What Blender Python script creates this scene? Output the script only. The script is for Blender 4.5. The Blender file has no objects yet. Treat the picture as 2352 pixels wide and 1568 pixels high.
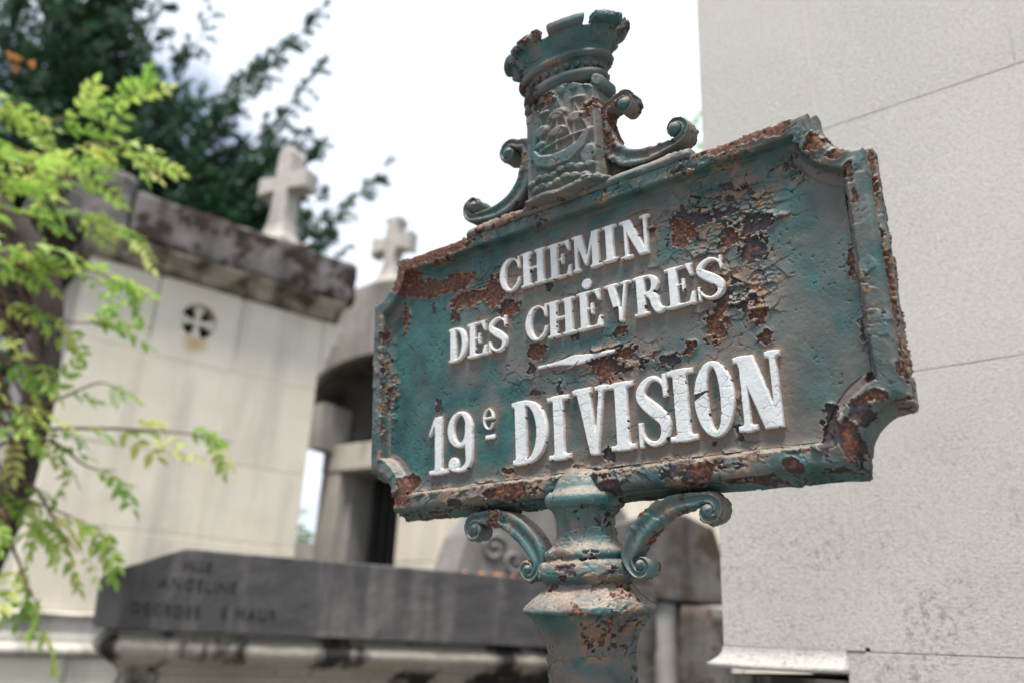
import bpy, math, random
import numpy as np
from mathutils import Matrix, Vector

random.seed(7)
RNG = np.random.default_rng(11)
scn = bpy.context.scene

# ------------------------------------------------------------------ camera
CAM = np.array([0.0, 0.0, 1.55])
PITCH, ROLL = math.radians(20.0), math.radians(2.6)
FWD = np.array([0, math.cos(PITCH), math.sin(PITCH)])
UP0 = np.array([0, -math.sin(PITCH), math.cos(PITCH)])
RT0 = np.array([1.0, 0, 0])
RT = math.cos(ROLL) * RT0 + math.sin(ROLL) * UP0
UP = math.cos(ROLL) * UP0 - math.sin(ROLL) * RT0
cam = bpy.data.cameras.new('camera')
cam.sensor_width = 22.3
cam.lens = 22.3 * 1900.0 / 2352.0
cam.clip_start = 0.02
cam.clip_end = 2000.0
cam.dof.use_dof = True
cam.dof.focus_distance = 0.515
cam.dof.aperture_fstop = 3.6
cam.dof.aperture_blades = 0
camo = bpy.data.objects.new('camera', cam)
scn.collection.objects.link(camo)
m = Matrix.Identity(4)
for i in range(3):
    m[i][0] = RT[i]; m[i][1] = UP[i]; m[i][2] = -FWD[i]; m[i][3] = CAM[i]
camo.matrix_world = m
scn.camera = camo

# ------------------------------------------------------------------ world, sun, exposure
SUN_EL, SUN_AZ = math.radians(69), math.radians(196)      # azimuth clockwise from +Y
w = bpy.data.worlds.new('World'); scn.world = w; w.use_nodes = True
nt = w.node_tree; nt.nodes.clear()
def wn(t, **k):
    n = nt.nodes.new(t)
    for a, b in k.items(): setattr(n, a, b)
    return n
wo = wn('ShaderNodeOutputWorld'); bg = wn('ShaderNodeBackground'); bg.inputs[1].default_value = 0.1
sky = wn('ShaderNodeTexSky', sky_type='NISHITA', sun_disc=False, sun_elevation=SUN_EL, sun_rotation=SUN_AZ)
sky.air_density = 1.2; sky.dust_density = 1.0
tc = wn('ShaderNodeTexCoord')
mp = wn('ShaderNodeMapping'); mp.inputs['Scale'].default_value = (1, 1, 1.9); mp.inputs['Location'].default_value = (.35, .6, .2)
nz = wn('ShaderNodeTexNoise'); nz.inputs['Scale'].default_value = 1.7; nz.inputs['Detail'].default_value = 7; nz.inputs['Roughness'].default_value = .55
cr = wn('ShaderNodeValToRGB'); cr.color_ramp.elements[0].position = .30; cr.color_ramp.elements[1].position = .45
mx = wn('ShaderNodeMix', data_type='RGBA')
mx.inputs['B'].default_value = (7.9, 8.5, 9.7, 1)
L = nt.links.new
L(tc.outputs['Generated'], mp.inputs[0]); L(mp.outputs[0], nz.inputs['Vector']); L(nz.outputs['Fac'], cr.inputs[0])
_d = RT * (230 - 1176) / 1900. - UP * (440 - 784) / 1900. + FWD; _d /= np.linalg.norm(_d)
dp = wn('ShaderNodeVectorMath', operation='DOT_PRODUCT'); dp.inputs[1].default_value = tuple(_d); L(tc.outputs['Generated'], dp.inputs[0])
nz2 = wn('ShaderNodeTexNoise'); nz2.inputs['Scale'].default_value = 9; nz2.inputs['Detail'].default_value = 6; L(tc.outputs['Generated'], nz2.inputs['Vector'])
ad = wn('ShaderNodeMath', operation='MULTIPLY_ADD'); ad.inputs[1].default_value = .035; L(nz2.outputs['Fac'], ad.inputs[0]); L(dp.outputs['Value'], ad.inputs[2])
gap = wn('ShaderNodeMapRange'); gap.inputs['From Min'].default_value = math.cos(math.radians(11)) + .017; gap.inputs['From Max'].default_value = math.cos(math.radians(6.5)) + .017
gap.inputs['To Min'].default_value = 1.; gap.inputs['To Max'].default_value = .22; L(ad.outputs[0], gap.inputs['Value'])
cf = wn('ShaderNodeMath', operation='MULTIPLY'); L(cr.outputs['Color'], cf.inputs[0]); L(gap.outputs[0], cf.inputs[1])
L(cf.outputs[0], mx.inputs['Factor']); L(sky.outputs[0], mx.inputs['A']); L(mx.outputs['Result'], bg.inputs[0]); L(bg.outputs[0], wo.inputs[0])
sun = bpy.data.lights.new('sun', 'SUN'); sun.energy = 5.0; sun.angle = math.radians(16); sun.color = (1, .94, .86)
suno = bpy.data.objects.new('sun', sun); scn.collection.objects.link(suno)
sd = Vector((math.sin(SUN_AZ) * math.cos(SUN_EL), math.cos(SUN_AZ) * math.cos(SUN_EL), math.sin(SUN_EL)))
suno.rotation_euler = sd.to_track_quat('Z', 'Y').to_euler()
scn.view_settings.view_transform = 'Standard'; scn.view_settings.look = 'None'
scn.view_settings.exposure = 0.56; scn.view_settings.gamma = 1.0
scn.view_settings.use_curve_mapping = False
scn.render.engine = 'CYCLES'
scn.cycles.use_denoising = True
scn.cycles.max_bounces = 8

# ------------------------------------------------------------------ noise toolbox (numpy)
def rnd(ix, iy, s=0):
    h = (ix.astype(np.int64) * 374761393 + iy.astype(np.int64) * 668265263 + s * 1442695041) & 0xffffffff
    h = ((h ^ (h >> 13)) * 1274126177) & 0xffffffff
    h = ((h ^ (h >> 16)) * 2246822519) & 0xffffffff
    return ((h ^ (h >> 15)) & 0xffffff) / float(0xffffff)
def vnoise(x, y, s=0):
    ix, iy = np.floor(x), np.floor(y); fx, fy = x - ix, y - iy
    fx = fx * fx * (3 - 2 * fx); fy = fy * fy * (3 - 2 * fy)
    a, b, c, d = rnd(ix, iy, s), rnd(ix + 1, iy, s), rnd(ix, iy + 1, s), rnd(ix + 1, iy + 1, s)
    return (a * (1 - fx) + b * fx) * (1 - fy) + (c * (1 - fx) + d * fx) * fy
def fbm(x, y, s=0, o=4):
    t = 0; a = .5; n = 0
    for i in range(o):
        t = t + a * vnoise(x + 17.3 * i, y - 9.1 * i, s + i); n += a; a *= .5; x = x * 2.03; y = y * 2.03
    return t / n
def voro(x, y, s=0):
    ix, iy = np.floor(x), np.floor(y)
    F1 = np.full(x.shape, 9.); F2 = F1.copy(); cx = np.zeros_like(F1); cy = cx.copy(); idr = cx.copy()
    for i in (-1, 0, 1):
        for j in (-1, 0, 1):
            jx, jy = ix + i, iy + j
            px = jx + .1 + .8 * rnd(jx, jy, s); py = jy + .1 + .8 * rnd(jx, jy, s + 5)
            d = np.hypot(px - x, py - y); c = d < F1
            F2 = np.where(c, F1, np.minimum(F2, d))
            F1 = np.where(c, d, F1); cx = np.where(c, px, cx); cy = np.where(c, py, cy)
            idr = np.where(c, rnd(jx, jy, s + 9), idr)
    return (F2 - F1) * .5, idr, cx, cy
def blur(a, n, wrap=False):
    for ax in (0, 1):
        if a.shape[ax] < 4: continue
        k = min(n, a.shape[ax] // 2 - 1)
        if k < 1: continue
        pad = [(0, 0), (0, 0)]; pad[ax] = (k + 1, k)
        c = np.cumsum(np.pad(a, pad, mode='wrap' if (wrap and ax == 0) else 'edge'), axis=ax)
        sl = lambda p, q: tuple(slice(p, q) if t == ax else slice(None) for t in (0, 1))
        a = (c[sl(2 * k + 1, None)] - c[sl(0, -(2 * k + 1))]) / (2 * k + 1)
    return a
def sstep(a, b, x):
    t = np.clip((x - a) / (b - a), 0, 1); return t * t * (3 - 2 * t)

# ------------------------------------------------------------------ wear map of the sign: places (mm on the sign plane) where paint is gone
BL = [(82.9, 53.7, 10.3, 10.2, 'r', 1.0), (114.8, 43.3, 7.4, 7.2, 'm', 1.0), (129.0, 31.9, 11.0, 9.5, 'd', 1.0), (117.1, 76.0, 5.4, 3.4, 'd', 1.0), (100.7, -12.2, 7.8, 11.9, 'r', 1.0), (106.6, 4.8, 6.2, 10.0, 'd', 1.0), (128.4, -9.3, 6.3, 5.8, 'r', 1.0), (131.5, -24.6, 5.7, 4.7, 'm', 1.0), (183.8, 6.9, 2.7, 12.8, 'm', 1.0), (184.5, -31.0, 1.0, 8.8, 'd', 1.0), (186.1, 43.8, 1.1, 5.7, 'd', 1.0), (-122.1, 71.4, 32.6, 8.4, 'r', 1.0), (-151.3, 75.2, 18.7, 8.7, 'r', 1.0), (-100.9, 54.6, 22.9, 7.3, 'r', 1.0), (-74.6, 53.1, 12.0, 12.6, 'r', 1.0), (-59.5, 36.9, 11.5, 6.2, 'm', 1.0), (-167.7, 81.1, 14.5, 8.8, 'r', 1.0), (-115.8, 43.3, 4.3, 6.5, 'd', 1.0), (-36.8, -1.1, 8.9, 7.3, 'm', 1.0), (-42.6, -11.8, 4.5, 5.8, 'd', 1.0), (36.5, -15.3, 8.3, 5.3, 'm', 1.0), (18.8, -25.6, 6.3, 8.1, 'r', 1.0), (-134.1, -23.9, 4.0, 5.5, 'd', 1.0), (-139.8, 55.4, 3.7, 4.7, 'd', 1.0), (33.1, 0.4, 4.6, 4.1, 'm', 1.0), (-39.8, -30.4, 7.1, 2.0, 'm', 1.0), (-64.9, -81.6, 6.3, 4.2, 'r', 1.0), (-17.2, -29.1, 1.4, 8.3, 'd', 1.0), (-2.0, 3.5, 3.4, 4.2, 'd', 1.0), (-24.1, 45.3, 2.5, 6.0, 'd', 1.0), (-160.8, -81.2, 9.8, 8.4, 'm', 1.0), (69.4, -25.9, 8.3, 4.6, 'd', 1.0), (82.1, -20.6, 3.8, 4.5, 'r', 1.0), (48.4, -24.0, 3.3, 3.1, 'd', 1.0), (161.6, -84.1, 7.5, 14.5, 'd', 1.0), (161.6, -71.0, 5.1, 3.5, 'd', 1.0), (185.1, -59.0, 2.8, 4.3, 'd', 1.0), (92.0, -81.7, 2.0, 1.7, 'd', 1.0), (19.8, -80.2, 4.8, 5.1, 'd', 1.0), (108.5, -77.2, 1.2, 5.5, 'd', 1.0), (-57.0, -97.4, 22.4, 6.1, 'r', 1), (-170.6, 50.2, 7.2, 23.8, 'r', 0.6), (-166.6, 90.9, 17.0, 12.3, 'r', 1), (-130.0, 98.5, 46.0, 8.0, 'r', 1), (-95.3, 95.5, 12.8, 5.0, 'm', 0.6), (-190.7, 40.8, 5.0, 10.4, 'r', 0.6), (-109.3, -100.8, 6.8, 3.4, 'd', 1), (25.0, -101.2, 8.7, 5.5, 'd', 1), (-165.5, -93.5, 13.1, 9.0, 'r', 0.8), (-186.8, -12.2, 3.4, 14.8, 'm', 0.7), (86.7, -97.8, 12.9, 6.4, 'm', 1), (140.0, -100.1, 6.9, 4.3, 'm', 1), (186.0, -69.0, 8.6, 3.3, 'r', 0.8), (171.8, -90.5, 5.6, 13.2, 'm', 1), (178.6, -76.3, 7.1, 7.5, 'd', 1), (119.2, -91.2, 4.6, 1.8, 'r', 0.8), (128.0, 99.3, 34.0, 5.0, 'r', .80), (154.9, 98.0, 11.0, 5.1, 'r', 1), (176.6, 81.2, 7.4, 5.9, 'r', 0.9), (191.6, 58.6, 3.5, 5.7, 'r', 0.7), (192.9, 42.6, 2.6, 11.1, 'r', 0.7), (187.0, 70.2, 5.4, 3.9, 'r', 0.8), (201.2, -56.4, 1.5, 5.0, 'r', 0.8)]
LOOSE = [(110, 60, 45, 38, 1.0), (118, 10, 30, 35, .9), (-75, 60, 40, 22, .8), (20, -20, 60, 14, .7), (60, 68, 30, 20, .6), (-10, 60, 40, 30, .35), (100, -60, 45, 30, .35), (0, -92, 180, 10, .8), (-188, 0, 10, 70, .9), (165, 75, 22, 22, .6), (0, 97, 190, 6, .45), (192, 0, 8, 80, .35)]
def bare_field(x, y):
    b = np.zeros(np.shape(x)); r = b.copy()
    for cx, cy, rx, ry, k, s in BL:
        g = 1.25 * s * np.exp(-((x - cx) / rx) ** 2 - ((y - cy) / ry) ** 2)
        b = np.maximum(b, g)
        r = np.maximum(r, g * {'r': 1., 'm': .55, 'd': .12}[k])
    return b, r
def loose_field(x, y):
    l = np.zeros(np.shape(x))
    for cx, cy, rx, ry, s in LOOSE:
        l = np.maximum(l, s * np.exp(-((x - cx) / rx) ** 2 - ((y - cy) / ry) ** 2))
    return l

def weather(u, v, X, Y, seed, flat=False, bare=None, rust=None, loose=None, amp=1.0, res=.5, wrap=False, small=1.0):
    """chipped paint: u, v in mm along the surface; returns height (mm) and the wear channels (bare, rust, dust, stain)"""
    wu = u + 2.4 * (fbm(u / 4.5, v / 4.5, seed) - .5) + 1.0 * (fbm(u / 1.3, v / 1.3, seed + 3, 2) - .5)
    wv = v + 2.4 * (fbm(u / 4.5 + 40, v / 4.5, seed + 1) - .5) + 1.0 * (fbm(u / 1.3, v / 1.3, seed + 4, 2) - .5)
    e1, i1, cx1, cy1 = voro(wu / (11 * small), wv / (9 * small), seed)
    e2, i2, cx2, cy2 = voro(wu / (3.8 * small), wv / (3.2 * small), seed + 31)
    e1 = e1 * 10 * small; e2 = e2 * 3.5 * small
    if bare is None:
        px, py = (cx2 * 3.8 * small, cy2 * 3.2 * small) if flat else (X, Y)
        b, r = bare_field(px, py)
        lo = loose_field(X, Y)
    else:
        b, r, lo = bare, rust, loose
    big = fbm(u / 30, v / 30, seed + 60, 3)
    lo = np.clip(lo * (.80 + .5 * sstep(.3, .6, fbm(u / 17, v / 17, seed + 61, 3))) + .30 * sstep(.56, .72, big), 0, 1)
    jag = .5 * (fbm(u / 2.6, v / 2.6, seed + 62, 3) - .5)
    M = (b + .30 * (i1 - .5) + .26 * (i2 - .5) + jag > .58) | (lo + .45 * (i2 - .5) + .5 * (i1 - .5) + .9 * (big - .5) + jag > 1.22)
    M = M.astype(float)
    n1 = max(1, int(round(1.1 / res))); n2 = max(2, int(round(2.6 / res)))
    near = blur(blur(M, n1, wrap), n1, wrap); wide = blur(blur(M, n2, wrap), n2, wrap)
    pits = sstep(.78, .86, vnoise(u / 1.7, v / 1.7, seed + 70)) * sstep(.5, .62, fbm(u / 14, v / 14, seed + 71, 2))
    P = 1 - M
    lip = P * sstep(.02, .5, wide) * (.35 + 1.3 * i1) * sstep(.25, .7, lo + wide + .25)
    crack1 = np.exp(-(e1 / (.10 + .22 * lo)) ** 2) * sstep(.22, .60, lo + .45 * (i1 - .5)) * sstep(.36, .56, fbm(u / 6, v / 6, seed + 63, 2))
    crack2 = np.exp(-(e2 / .14) ** 2) * sstep(.62, .95, lo + .35 * (i2 - .5)) * .7
    tilt1 = ((u / (11 * small) - cx1) * (i1 - .5) + (v / (9 * small) - cy1) * (rnd(np.floor(cx1 * 50), np.floor(cy1 * 50), 3) - .85)) * 2.9 * sstep(.25, .8, lo)
    tilt2 = ((u / (3.8 * small) - cx2) * (i2 - .5) + (v / (3.2 * small) - cy2) * (i1 - .9)) * 1.3 * sstep(.45, .9, lo)
    curl = (np.exp(-e1 / 1.0) * 1.0 * (i1 - .2) * sstep(.35, .9, lo)) + np.exp(-e2 / .6) * .5 * (i2 - .2) * sstep(.5, .9, lo)
    skin = .45 * (fbm(u / 7, v / 7, seed + 80, 3) - .5) + .14 * (fbm(u / 1.2, v / 1.2, seed + 81, 2) - .5)
    h = P * (.95 + tilt1 + tilt2 + curl + skin + .9 * lip) - P * .7 * np.maximum(crack1, crack2) - P * pits * .35
    h = h + M * (.28 * (fbm(u / 1.6, v / 1.6, seed + 90, 3) - .5) + .12 * near + .32 * (fbm(u / 5, v / 5, seed + 91, 2) - .4 > .12))
    rr = M * np.clip(r * 1.5 * sstep(.1, .5, near) + 1.6 * (fbm(u / 4, v / 4, seed + 95, 3) - .56), 0, 1)
    bare_col = np.clip(M + .62 * P * np.maximum(crack1, crack2) + .5 * pits * P, 0, 1)
    stain = P * np.clip(1.1 * sstep(.03, .6, wide) * np.clip(r + .35, 0, 1) + 1.15 * sstep(.25, .8, lo) * sstep(.42, .7, fbm(u / 9, v / 9, seed + 97, 3)) - .1, 0, 1)
    dust = np.clip(.42 + 1.7 * (fbm(u / 26, v / 26, seed + 98, 4) - .5) + .35 * lo, 0, 1)
    return h * amp, bare_col, rr, dust, stain

# ------------------------------------------------------------------ mesh helpers
COL = scn.collection
def link(o, parent=None):
    COL.objects.link(o)
    if parent is not None: o.parent = parent
    return o
def mesh_np(name, V, F, mat, parent=None, wear=None, smooth=True, mesh_only=False):
    me = bpy.data.meshes.new(name)
    F = np.asarray(F); k = F.shape[1]
    me.vertices.add(len(V)); me.vertices.foreach_set('co', np.ascontiguousarray(V, dtype=np.float32).ravel())
    me.loops.add(F.size); me.loops.foreach_set('vertex_index', F.ravel().astype(np.int32))
    me.polygons.add(len(F)); me.polygons.foreach_set('loop_start', np.arange(0, F.size, k, dtype=np.int32))
    me.update(calc_edges=True)
    me.polygons.foreach_set('use_smooth', np.full(len(F), bool(smooth), dtype=bool))
    if wear is not None:
        a = me.color_attributes.new('wear', 'FLOAT_COLOR', 'POINT')
        a.data.foreach_set('color', np.ascontiguousarray(wear, dtype=np.float32).ravel())
    me.materials.append(mat)
    if mesh_only: return me
    return link(bpy.data.objects.new(name, me), parent)
def grid_faces(nu, nv, wu=False, wv=False):
    iu = np.arange(nu if wu else nu - 1); iv = np.arange(nv if wv else nv - 1)
    A, B = np.meshgrid(iu, iv, indexing='ij'); A2 = (A + 1) % nu; B2 = (B + 1) % nv
    return np.stack([A * nv + B, A2 * nv + B, A2 * nv + B2, A * nv + B2], -1).reshape(-1, 4)
def grid_normals(P, wu=False, wv=False):
    def g(a, ax, wr):
        if wr: return np.roll(a, -1, ax) - np.roll(a, 1, ax)
        return np.gradient(a, axis=ax)
    n = np.cross(g(P, 0, wu), g(P, 1, wv)); return n / (np.linalg.norm(n, axis=-1, keepdims=True) + 1e-9)
def empty(name, loc=(0, 0, 0), rot=None, label=None, cat=None, group=None):
    o = bpy.data.objects.new(name, None); COL.objects.link(o); o.empty_display_size = .1
    o.location = loc
    if rot is not None: o.rotation_euler = rot
    return tag(o, label, cat, group)
def tag(o, label=None, cat=None, group=None, kind=None):
    if label: o['label'] = label
    if cat: o['category'] = cat
    if group: o['group'] = group
    if kind: o['kind'] = kind
    return o

# ------------------------------------------------------------------ materials
def mat(name):
    mt = bpy.data.materials.new(name); mt.use_nodes = True
    return mt, mt.node_tree, mt.node_tree.nodes['Principled BSDF']
class NB:
    def __init__(s, t): s.t = t
    def n(s, ty, **k):
        x = s.t.nodes.new(ty)
        for a, b in k.items(): setattr(x, a, b)
        return x
    def l(s, a, b): s.t.links.new(a, b)
    def coord(s, scale=1.0, vec='Object', sc3=None):
        c = s.n('ShaderNodeTexCoord'); m_ = s.n('ShaderNodeMapping')
        m_.inputs['Scale'].default_value = sc3 if sc3 else (scale,) * 3
        s.l(c.outputs[vec], m_.inputs[0]); return m_.outputs[0]
    def noise(s, vec, scale, detail=4, rough=.55):
        x = s.n('ShaderNodeTexNoise'); x.inputs['Scale'].default_value = scale
        x.inputs['Detail'].default_value = detail; x.inputs['Roughness'].default_value = rough
        s.l(vec, x.inputs['Vector']); return x.outputs['Fac']
    def ramp(s, fac, stops):
        x = s.n('ShaderNodeValToRGB'); e = x.color_ramp.elements
        while len(e) > 1: e.remove(e[0])
        for i, (p, c) in enumerate(stops):
            el = e[0] if i == 0 else e.new(p)
            el.position = p; el.color = (c[0], c[1], c[2], 1) if not np.isscalar(c) else (c, c, c, 1)
        s.l(fac, x.inputs[0]); return x.outputs['Color']
    def mix(s, f, a, b, mode='MIX'):
        x = s.n('ShaderNodeMix', data_type='RGBA', blend_type=mode)
        for sock, v in ((x.inputs['Factor'], f), (x.inputs['A'], a), (x.inputs['B'], b)):
            if isinstance(v, (int, float)): sock.default_value = v
            elif isinstance(v, tuple): sock.default_value = (*v, 1)
            else: s.l(v, sock)
        return x.outputs['Result']
    def math(s, op, a, b=0.):
        x = s.n('ShaderNodeMath', operation=op)
        for sock, v in ((x.inputs[0], a), (x.inputs[1], b)):
            if isinstance(v, (int, float)): sock.default_value = v
            else: s.l(v, sock)
        return x.outputs[0]
    def bump(s, h, strength, dist, normal=None):
        x = s.n('ShaderNodeBump'); x.inputs['Strength'].default_value = strength; x.inputs['Distance'].default_value = dist
        s.l(h, x.inputs['Height'])
        if normal is not None: s.l(normal, x.inputs['Normal'])
        return x.outputs[0]

def paint_material(name, light, dark, dustc, dustk=.75, stainc=(.20, .105, .058), white=False):
    mt, t, p = mat(name); b = NB(t)
    at = b.n('ShaderNodeAttribute', attribute_name='wear'); sp = b.n('ShaderNodeSeparateColor'); b.l(at.outputs['Color'], sp.inputs[0])
    R, G, B_, A = sp.outputs[0], sp.outputs[1], sp.outputs[2], at.outputs['Alpha']
    v = b.coord()
    n1 = b.noise(v, 45, 6, .6); n2 = b.noise(v, 400, 4, .6); n3 = b.noise(v, 1300, 3, .6)
    teal = b.mix(b.ramp(n1, [(.35, 0.), (.68, 1.)]), dark, light)
    teal = b.mix(b.math('MULTIPLY', b.ramp(n2, [(.45, 0.), (.75, 1.)]), .35), teal, dark)
    dn = b.math('MULTIPLY', b.ramp(b.math('ADD', B_, b.math('MULTIPLY', b.math('SUBTRACT', n2, .5), .5)), [(.25, 0.), (.95, 1.)]), dustk)
    c = b.mix(dn, teal, dustc)
    # rain-washed dust settles on faces that look up
    geo = b.n('ShaderNodeNewGeometry'); sx = b.n('ShaderNodeSeparateXYZ'); b.l(geo.outputs['Normal'], sx.inputs[0])
    ledge = b.math('MULTIPLY', b.ramp(sx.outputs[2], [(.18, 0.), (.75, 1.)]), b.ramp(b.math('ADD', b.math('MULTIPLY', n1, .5), b.math('MULTIPLY', n2, .5)), [(.38, .12), (.6, .95)]))
    if white: ledge = b.math('MULTIPLY', ledge, .12)
    c = b.mix(ledge, c, (.29, .225, .18))
    st = b.math('MULTIPLY', A, b.ramp(n2, [(.35, .10), (.65, .95)]))
    c = b.mix(st, c, stainc)
    rust = b.ramp(n2, [(.3, (.018, .010, .009)), (.47, (.045, .018, .012)), (.58, (.12, .040, .017)), (.68, (.23, .088, .032)), (.8, (.33, .25, .18))])
    prim = b.ramp(n2, [(.35, (.016, .014, .018)), (.6, (.036, .031, .038)), (.75, (.07, .055, .055))])
    bare = b.mix(b.ramp(b.math('ADD', G, b.math('MULTIPLY', b.math('SUBTRACT', n1, .5), .4)), [(.25, 0.), (.5, 1.)]), prim, rust)
    c = b.mix(b.ramp(R, [(.3, 0.), (.6, 1.)]), c, bare)
    b.l(c, p.inputs['Base Color'])
    rg = b.math('ADD', b.math('MULTIPLY', R, .18), b.math('ADD', b.math('MULTIPLY', dn, .18), b.math('MULTIPLY', n2, .25)))
    b.l(b.math('ADD', rg, .40 if not white else .42), p.inputs['Roughness'])
    p.inputs['Specular IOR Level'].default_value = .45
    bp = b.bump(n3, .5, .0002); bp = b.bump(n2, .45, .0006, bp)
    b.l(bp, p.inputs['Normal'])
    return mt
M_PAINT = paint_material('green_paint', (.022, .098, .096), (.007, .036, .039), (.112, .094, .085), .85)
M_PAINT2 = paint_material('fresh_green_paint', (.022, .125, .125), (.008, .048, .052), (.15, .13, .12), .45)
M_WHITE = paint_material('white_paint', (.54, .575, .59), (.45, .48, .49), (.50, .49, .47), .5, (.36, .27, .19), white=True)

def stone(name, c1, c2, dirt, scale=8., dirt_lo=.52, dirt_hi=.68, bump=.4, bdist=.004, streak=True, moss=None, moss_lo=.55, grit=60., rv=.04):
    mt, t, p = mat(name); b = NB(t); v = b.coord()
    n1 = b.noise(v, scale, 6, .6); n2 = b.noise(v, grit, 4, .65)
    oi = b.n('ShaderNodeObjectInfo')
    c = b.mix(b.ramp(n1, [(.3, 0.), (.7, 1.)]), c1, c2)
    c = b.mix(b.math('MULTIPLY', oi.outputs['Random'], rv), c, tuple(x * .72 for x in c1))
    c = b.mix(b.math('MULTIPLY', b.ramp(n2, [(.42, 0.), (.7, 1.)]), .30), c, tuple(x * .5 for x in c1))
    if streak:
        vs = b.coord(sc3=(scale * .9, scale * .9, scale * .14)); ns = b.noise(vs, 1., 5, .6)
        c = b.mix(b.ramp(ns, [(dirt_lo, 0.), (dirt_hi, 1.)]), c, dirt)
    if moss:
        n4 = b.noise(v, scale * .8, 8, .72)
        c = b.mix(b.ramp(n4, [(moss_lo, 0.), (moss_lo + .07, 1.)]), c, moss)
    b.l(c, p.inputs['Base Color']); p.inputs['Roughness'].default_value = .92; p.inputs['Specular IOR Level'].default_value = .25
    b.l(b.bump(n2, bump, bdist, b.bump(n1, .3, .02)), p.inputs['Normal'])
    return mt
M_LIME = stone('limestone', (.60, .545, .44), (.66, .615, .515), (.37, .35, .31), 3.0, .48, .72, .3)
M_LIME2 = stone('weathered_limestone', (.45, .42, .37), (.54, .51, .45), (.20, .185, .165), 5., .5, .7)
M_MORTAR = stone('mortar', (.62, .54, .40), (.66, .58, .44), (.47, .43, .35), 4.)
M_ROOF = stone('mossy_coping', (.13, .118, .113), (.20, .186, .18), (.085, .076, .072), 5., .48, .66, .7, .02, moss=(.028, .018, .013), moss_lo=.475)
M_CORN = stone('stained_cornice', (.36, .32, .26), (.45, .41, .34), (.085, .065, .05), 5., .44, .6)
M_DARKST = stone('dark_arch_stone', (.10, .09, .083), (.15, .135, .125), (.05, .045, .04), 5., .45, .65)
M_GREYST = stone('grey_stone', (.32, .305, .285), (.42, .40, .37), (.17, .16, .15), 6., .5, .7)
M_GABLE = stone('stained_gable_stone', (.22, .20, .185), (.31, .29, .265), (.12, .11, .10), 5., .47, .66)
M_SLAB = stone('black_granite', (.056, .055, .056), (.090, .088, .089), (.155, .15, .148), 12., .50, .72, .25, .002, grit=120)
M_TOMB = stone('tomb_body_stone', (.30, .27, .23), (.42, .385, .33), (.035, .031, .028), 6., .49, .57, .5, .006)
M_STELE = stone('mossy_stele', (.075, .068, .064), (.17, .16, .15), (.035, .032, .03), 8., .5, .66, .6, .008, moss=(.060, .042, .030), moss_lo=.50)
M_STELE2 = stone('grey_stele', (.17, .16, .15), (.235, .222, .21), (.12, .11, .1), 8., .5, .7)
M_CROSS = stone('cross_stone', (.36, .335, .305), (.46, .435, .395), (.24, .22, .2), 9., .5, .75)
M_BLACK, _t, _p = mat('dark_interior'); _p.inputs['Base Color'].default_value = (.012, .012, .013, 1); _p.inputs['Roughness'].default_value = .8

def wall_material(name, base, dark):
    mt, t, p = mat(name); b = NB(t); v = b.coord()
    oi = b.n('ShaderNodeObjectInfo')
    n1 = b.noise(v, 5, 5, .6); n2 = b.noise(b.coord(sc3=(1, 1, 1.6)), 230, 6, .8); n3 = b.noise(v, 620, 3, .7); n5 = b.noise(v, 2.2, 3, .5)
    c = b.mix(b.ramp(n1, [(.3, 0.), (.7, 1.)]), base, tuple(x * .9 for x in base))
    c = b.mix(b.math('MULTIPLY', oi.outputs['Random'], .25), c, tuple(x * .88 for x in base))
    gr = b.math('MULTIPLY', b.ramp(n2, [(.47, 0.), (.64, 1.)]), b.ramp(n5, [(.35, .22), (.65, .75)]))
    c = b.mix(gr, c, dark)
    c = b.mix(b.math('MULTIPLY', b.ramp(n3, [(.5, 0.), (.66, 1.)]), .45), c, tuple(x * .5 for x in base))
    sx = b.n('ShaderNodeSeparateXYZ'); cc = b.n('ShaderNodeTexCoord'); b.l(cc.outputs['Object'], sx.inputs[0])
    # speckled dirt that splashed up over the lowest stones
    low = b.ramp(b.math('SUBTRACT', 2.0, sx.outputs[2]), [(.20, 0.), (.45, 1.)])
    sp_ = b.math('MULTIPLY', b.ramp(b.noise(v, 130, 5, .75), [(.50, 0.), (.62, 1.)]), b.ramp(b.noise(v, 11, 4, .6), [(.44, 0.), (.62, 1.)]))
    c = b.mix(b.math('MULTIPLY', b.math('MULTIPLY', low, sp_), .8), c, (.10, .095, .085))
    b.l(c, p.inputs['Base Color']); p.inputs['Roughness'].default_value = .95; p.inputs['Specular IOR Level'].default_value = .2
    b.l(b.bump(n3, .6, .0012, b.bump(n2, .8, .0028)), p.inputs['Normal'])
    return mt
M_WALL = wall_material('gritty_pale_stone', (.53, .51, .485), (.24, .23, .215))
M_WMORT = wall_material('smooth_pale_mortar', (.535, .52, .50), (.45, .435, .415))
M_WBASE = stone('sooty_base_stone', (.20, .185, .16), (.3, .285, .26), (.03, .027, .025), 20., .42, .6, .7, .004)

def leaf_material(name, c1, c2, c3, trans=.45):
    mt, t, p = mat(name); b = NB(t)
    oi = b.n('ShaderNodeObjectInfo'); v = b.coord(); n = b.noise(v, 14, 3)
    f = b.math('ADD', b.math('MULTIPLY', oi.outputs['Random'], .75), b.math('MULTIPLY', n, .35))
    c = b.ramp(f, [(.15, c1), (.6, c2), (.95, c3)])
    b.l(c, p.inputs['Base Color']); p.inputs['Roughness'].default_value = .5
    tr = b.n('ShaderNodeBsdfTranslucent'); b.l(c, tr.inputs[0]); ms = b.n('ShaderNodeMixShader'); ms.inputs[0].default_value = trans
    out = [x for x in t.nodes if x.type == 'OUTPUT_MATERIAL'][0]
    b.l(p.outputs[0], ms.inputs[1]); b.l(tr.outputs[0], ms.inputs[2]); b.l(ms.outputs[0], out.inputs[0])
    return mt
M_LEAF = leaf_material('yellow_green_leaf', (.20, .37, .065), (.34, .50, .10), (.56, .56, .17), .5)
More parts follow.
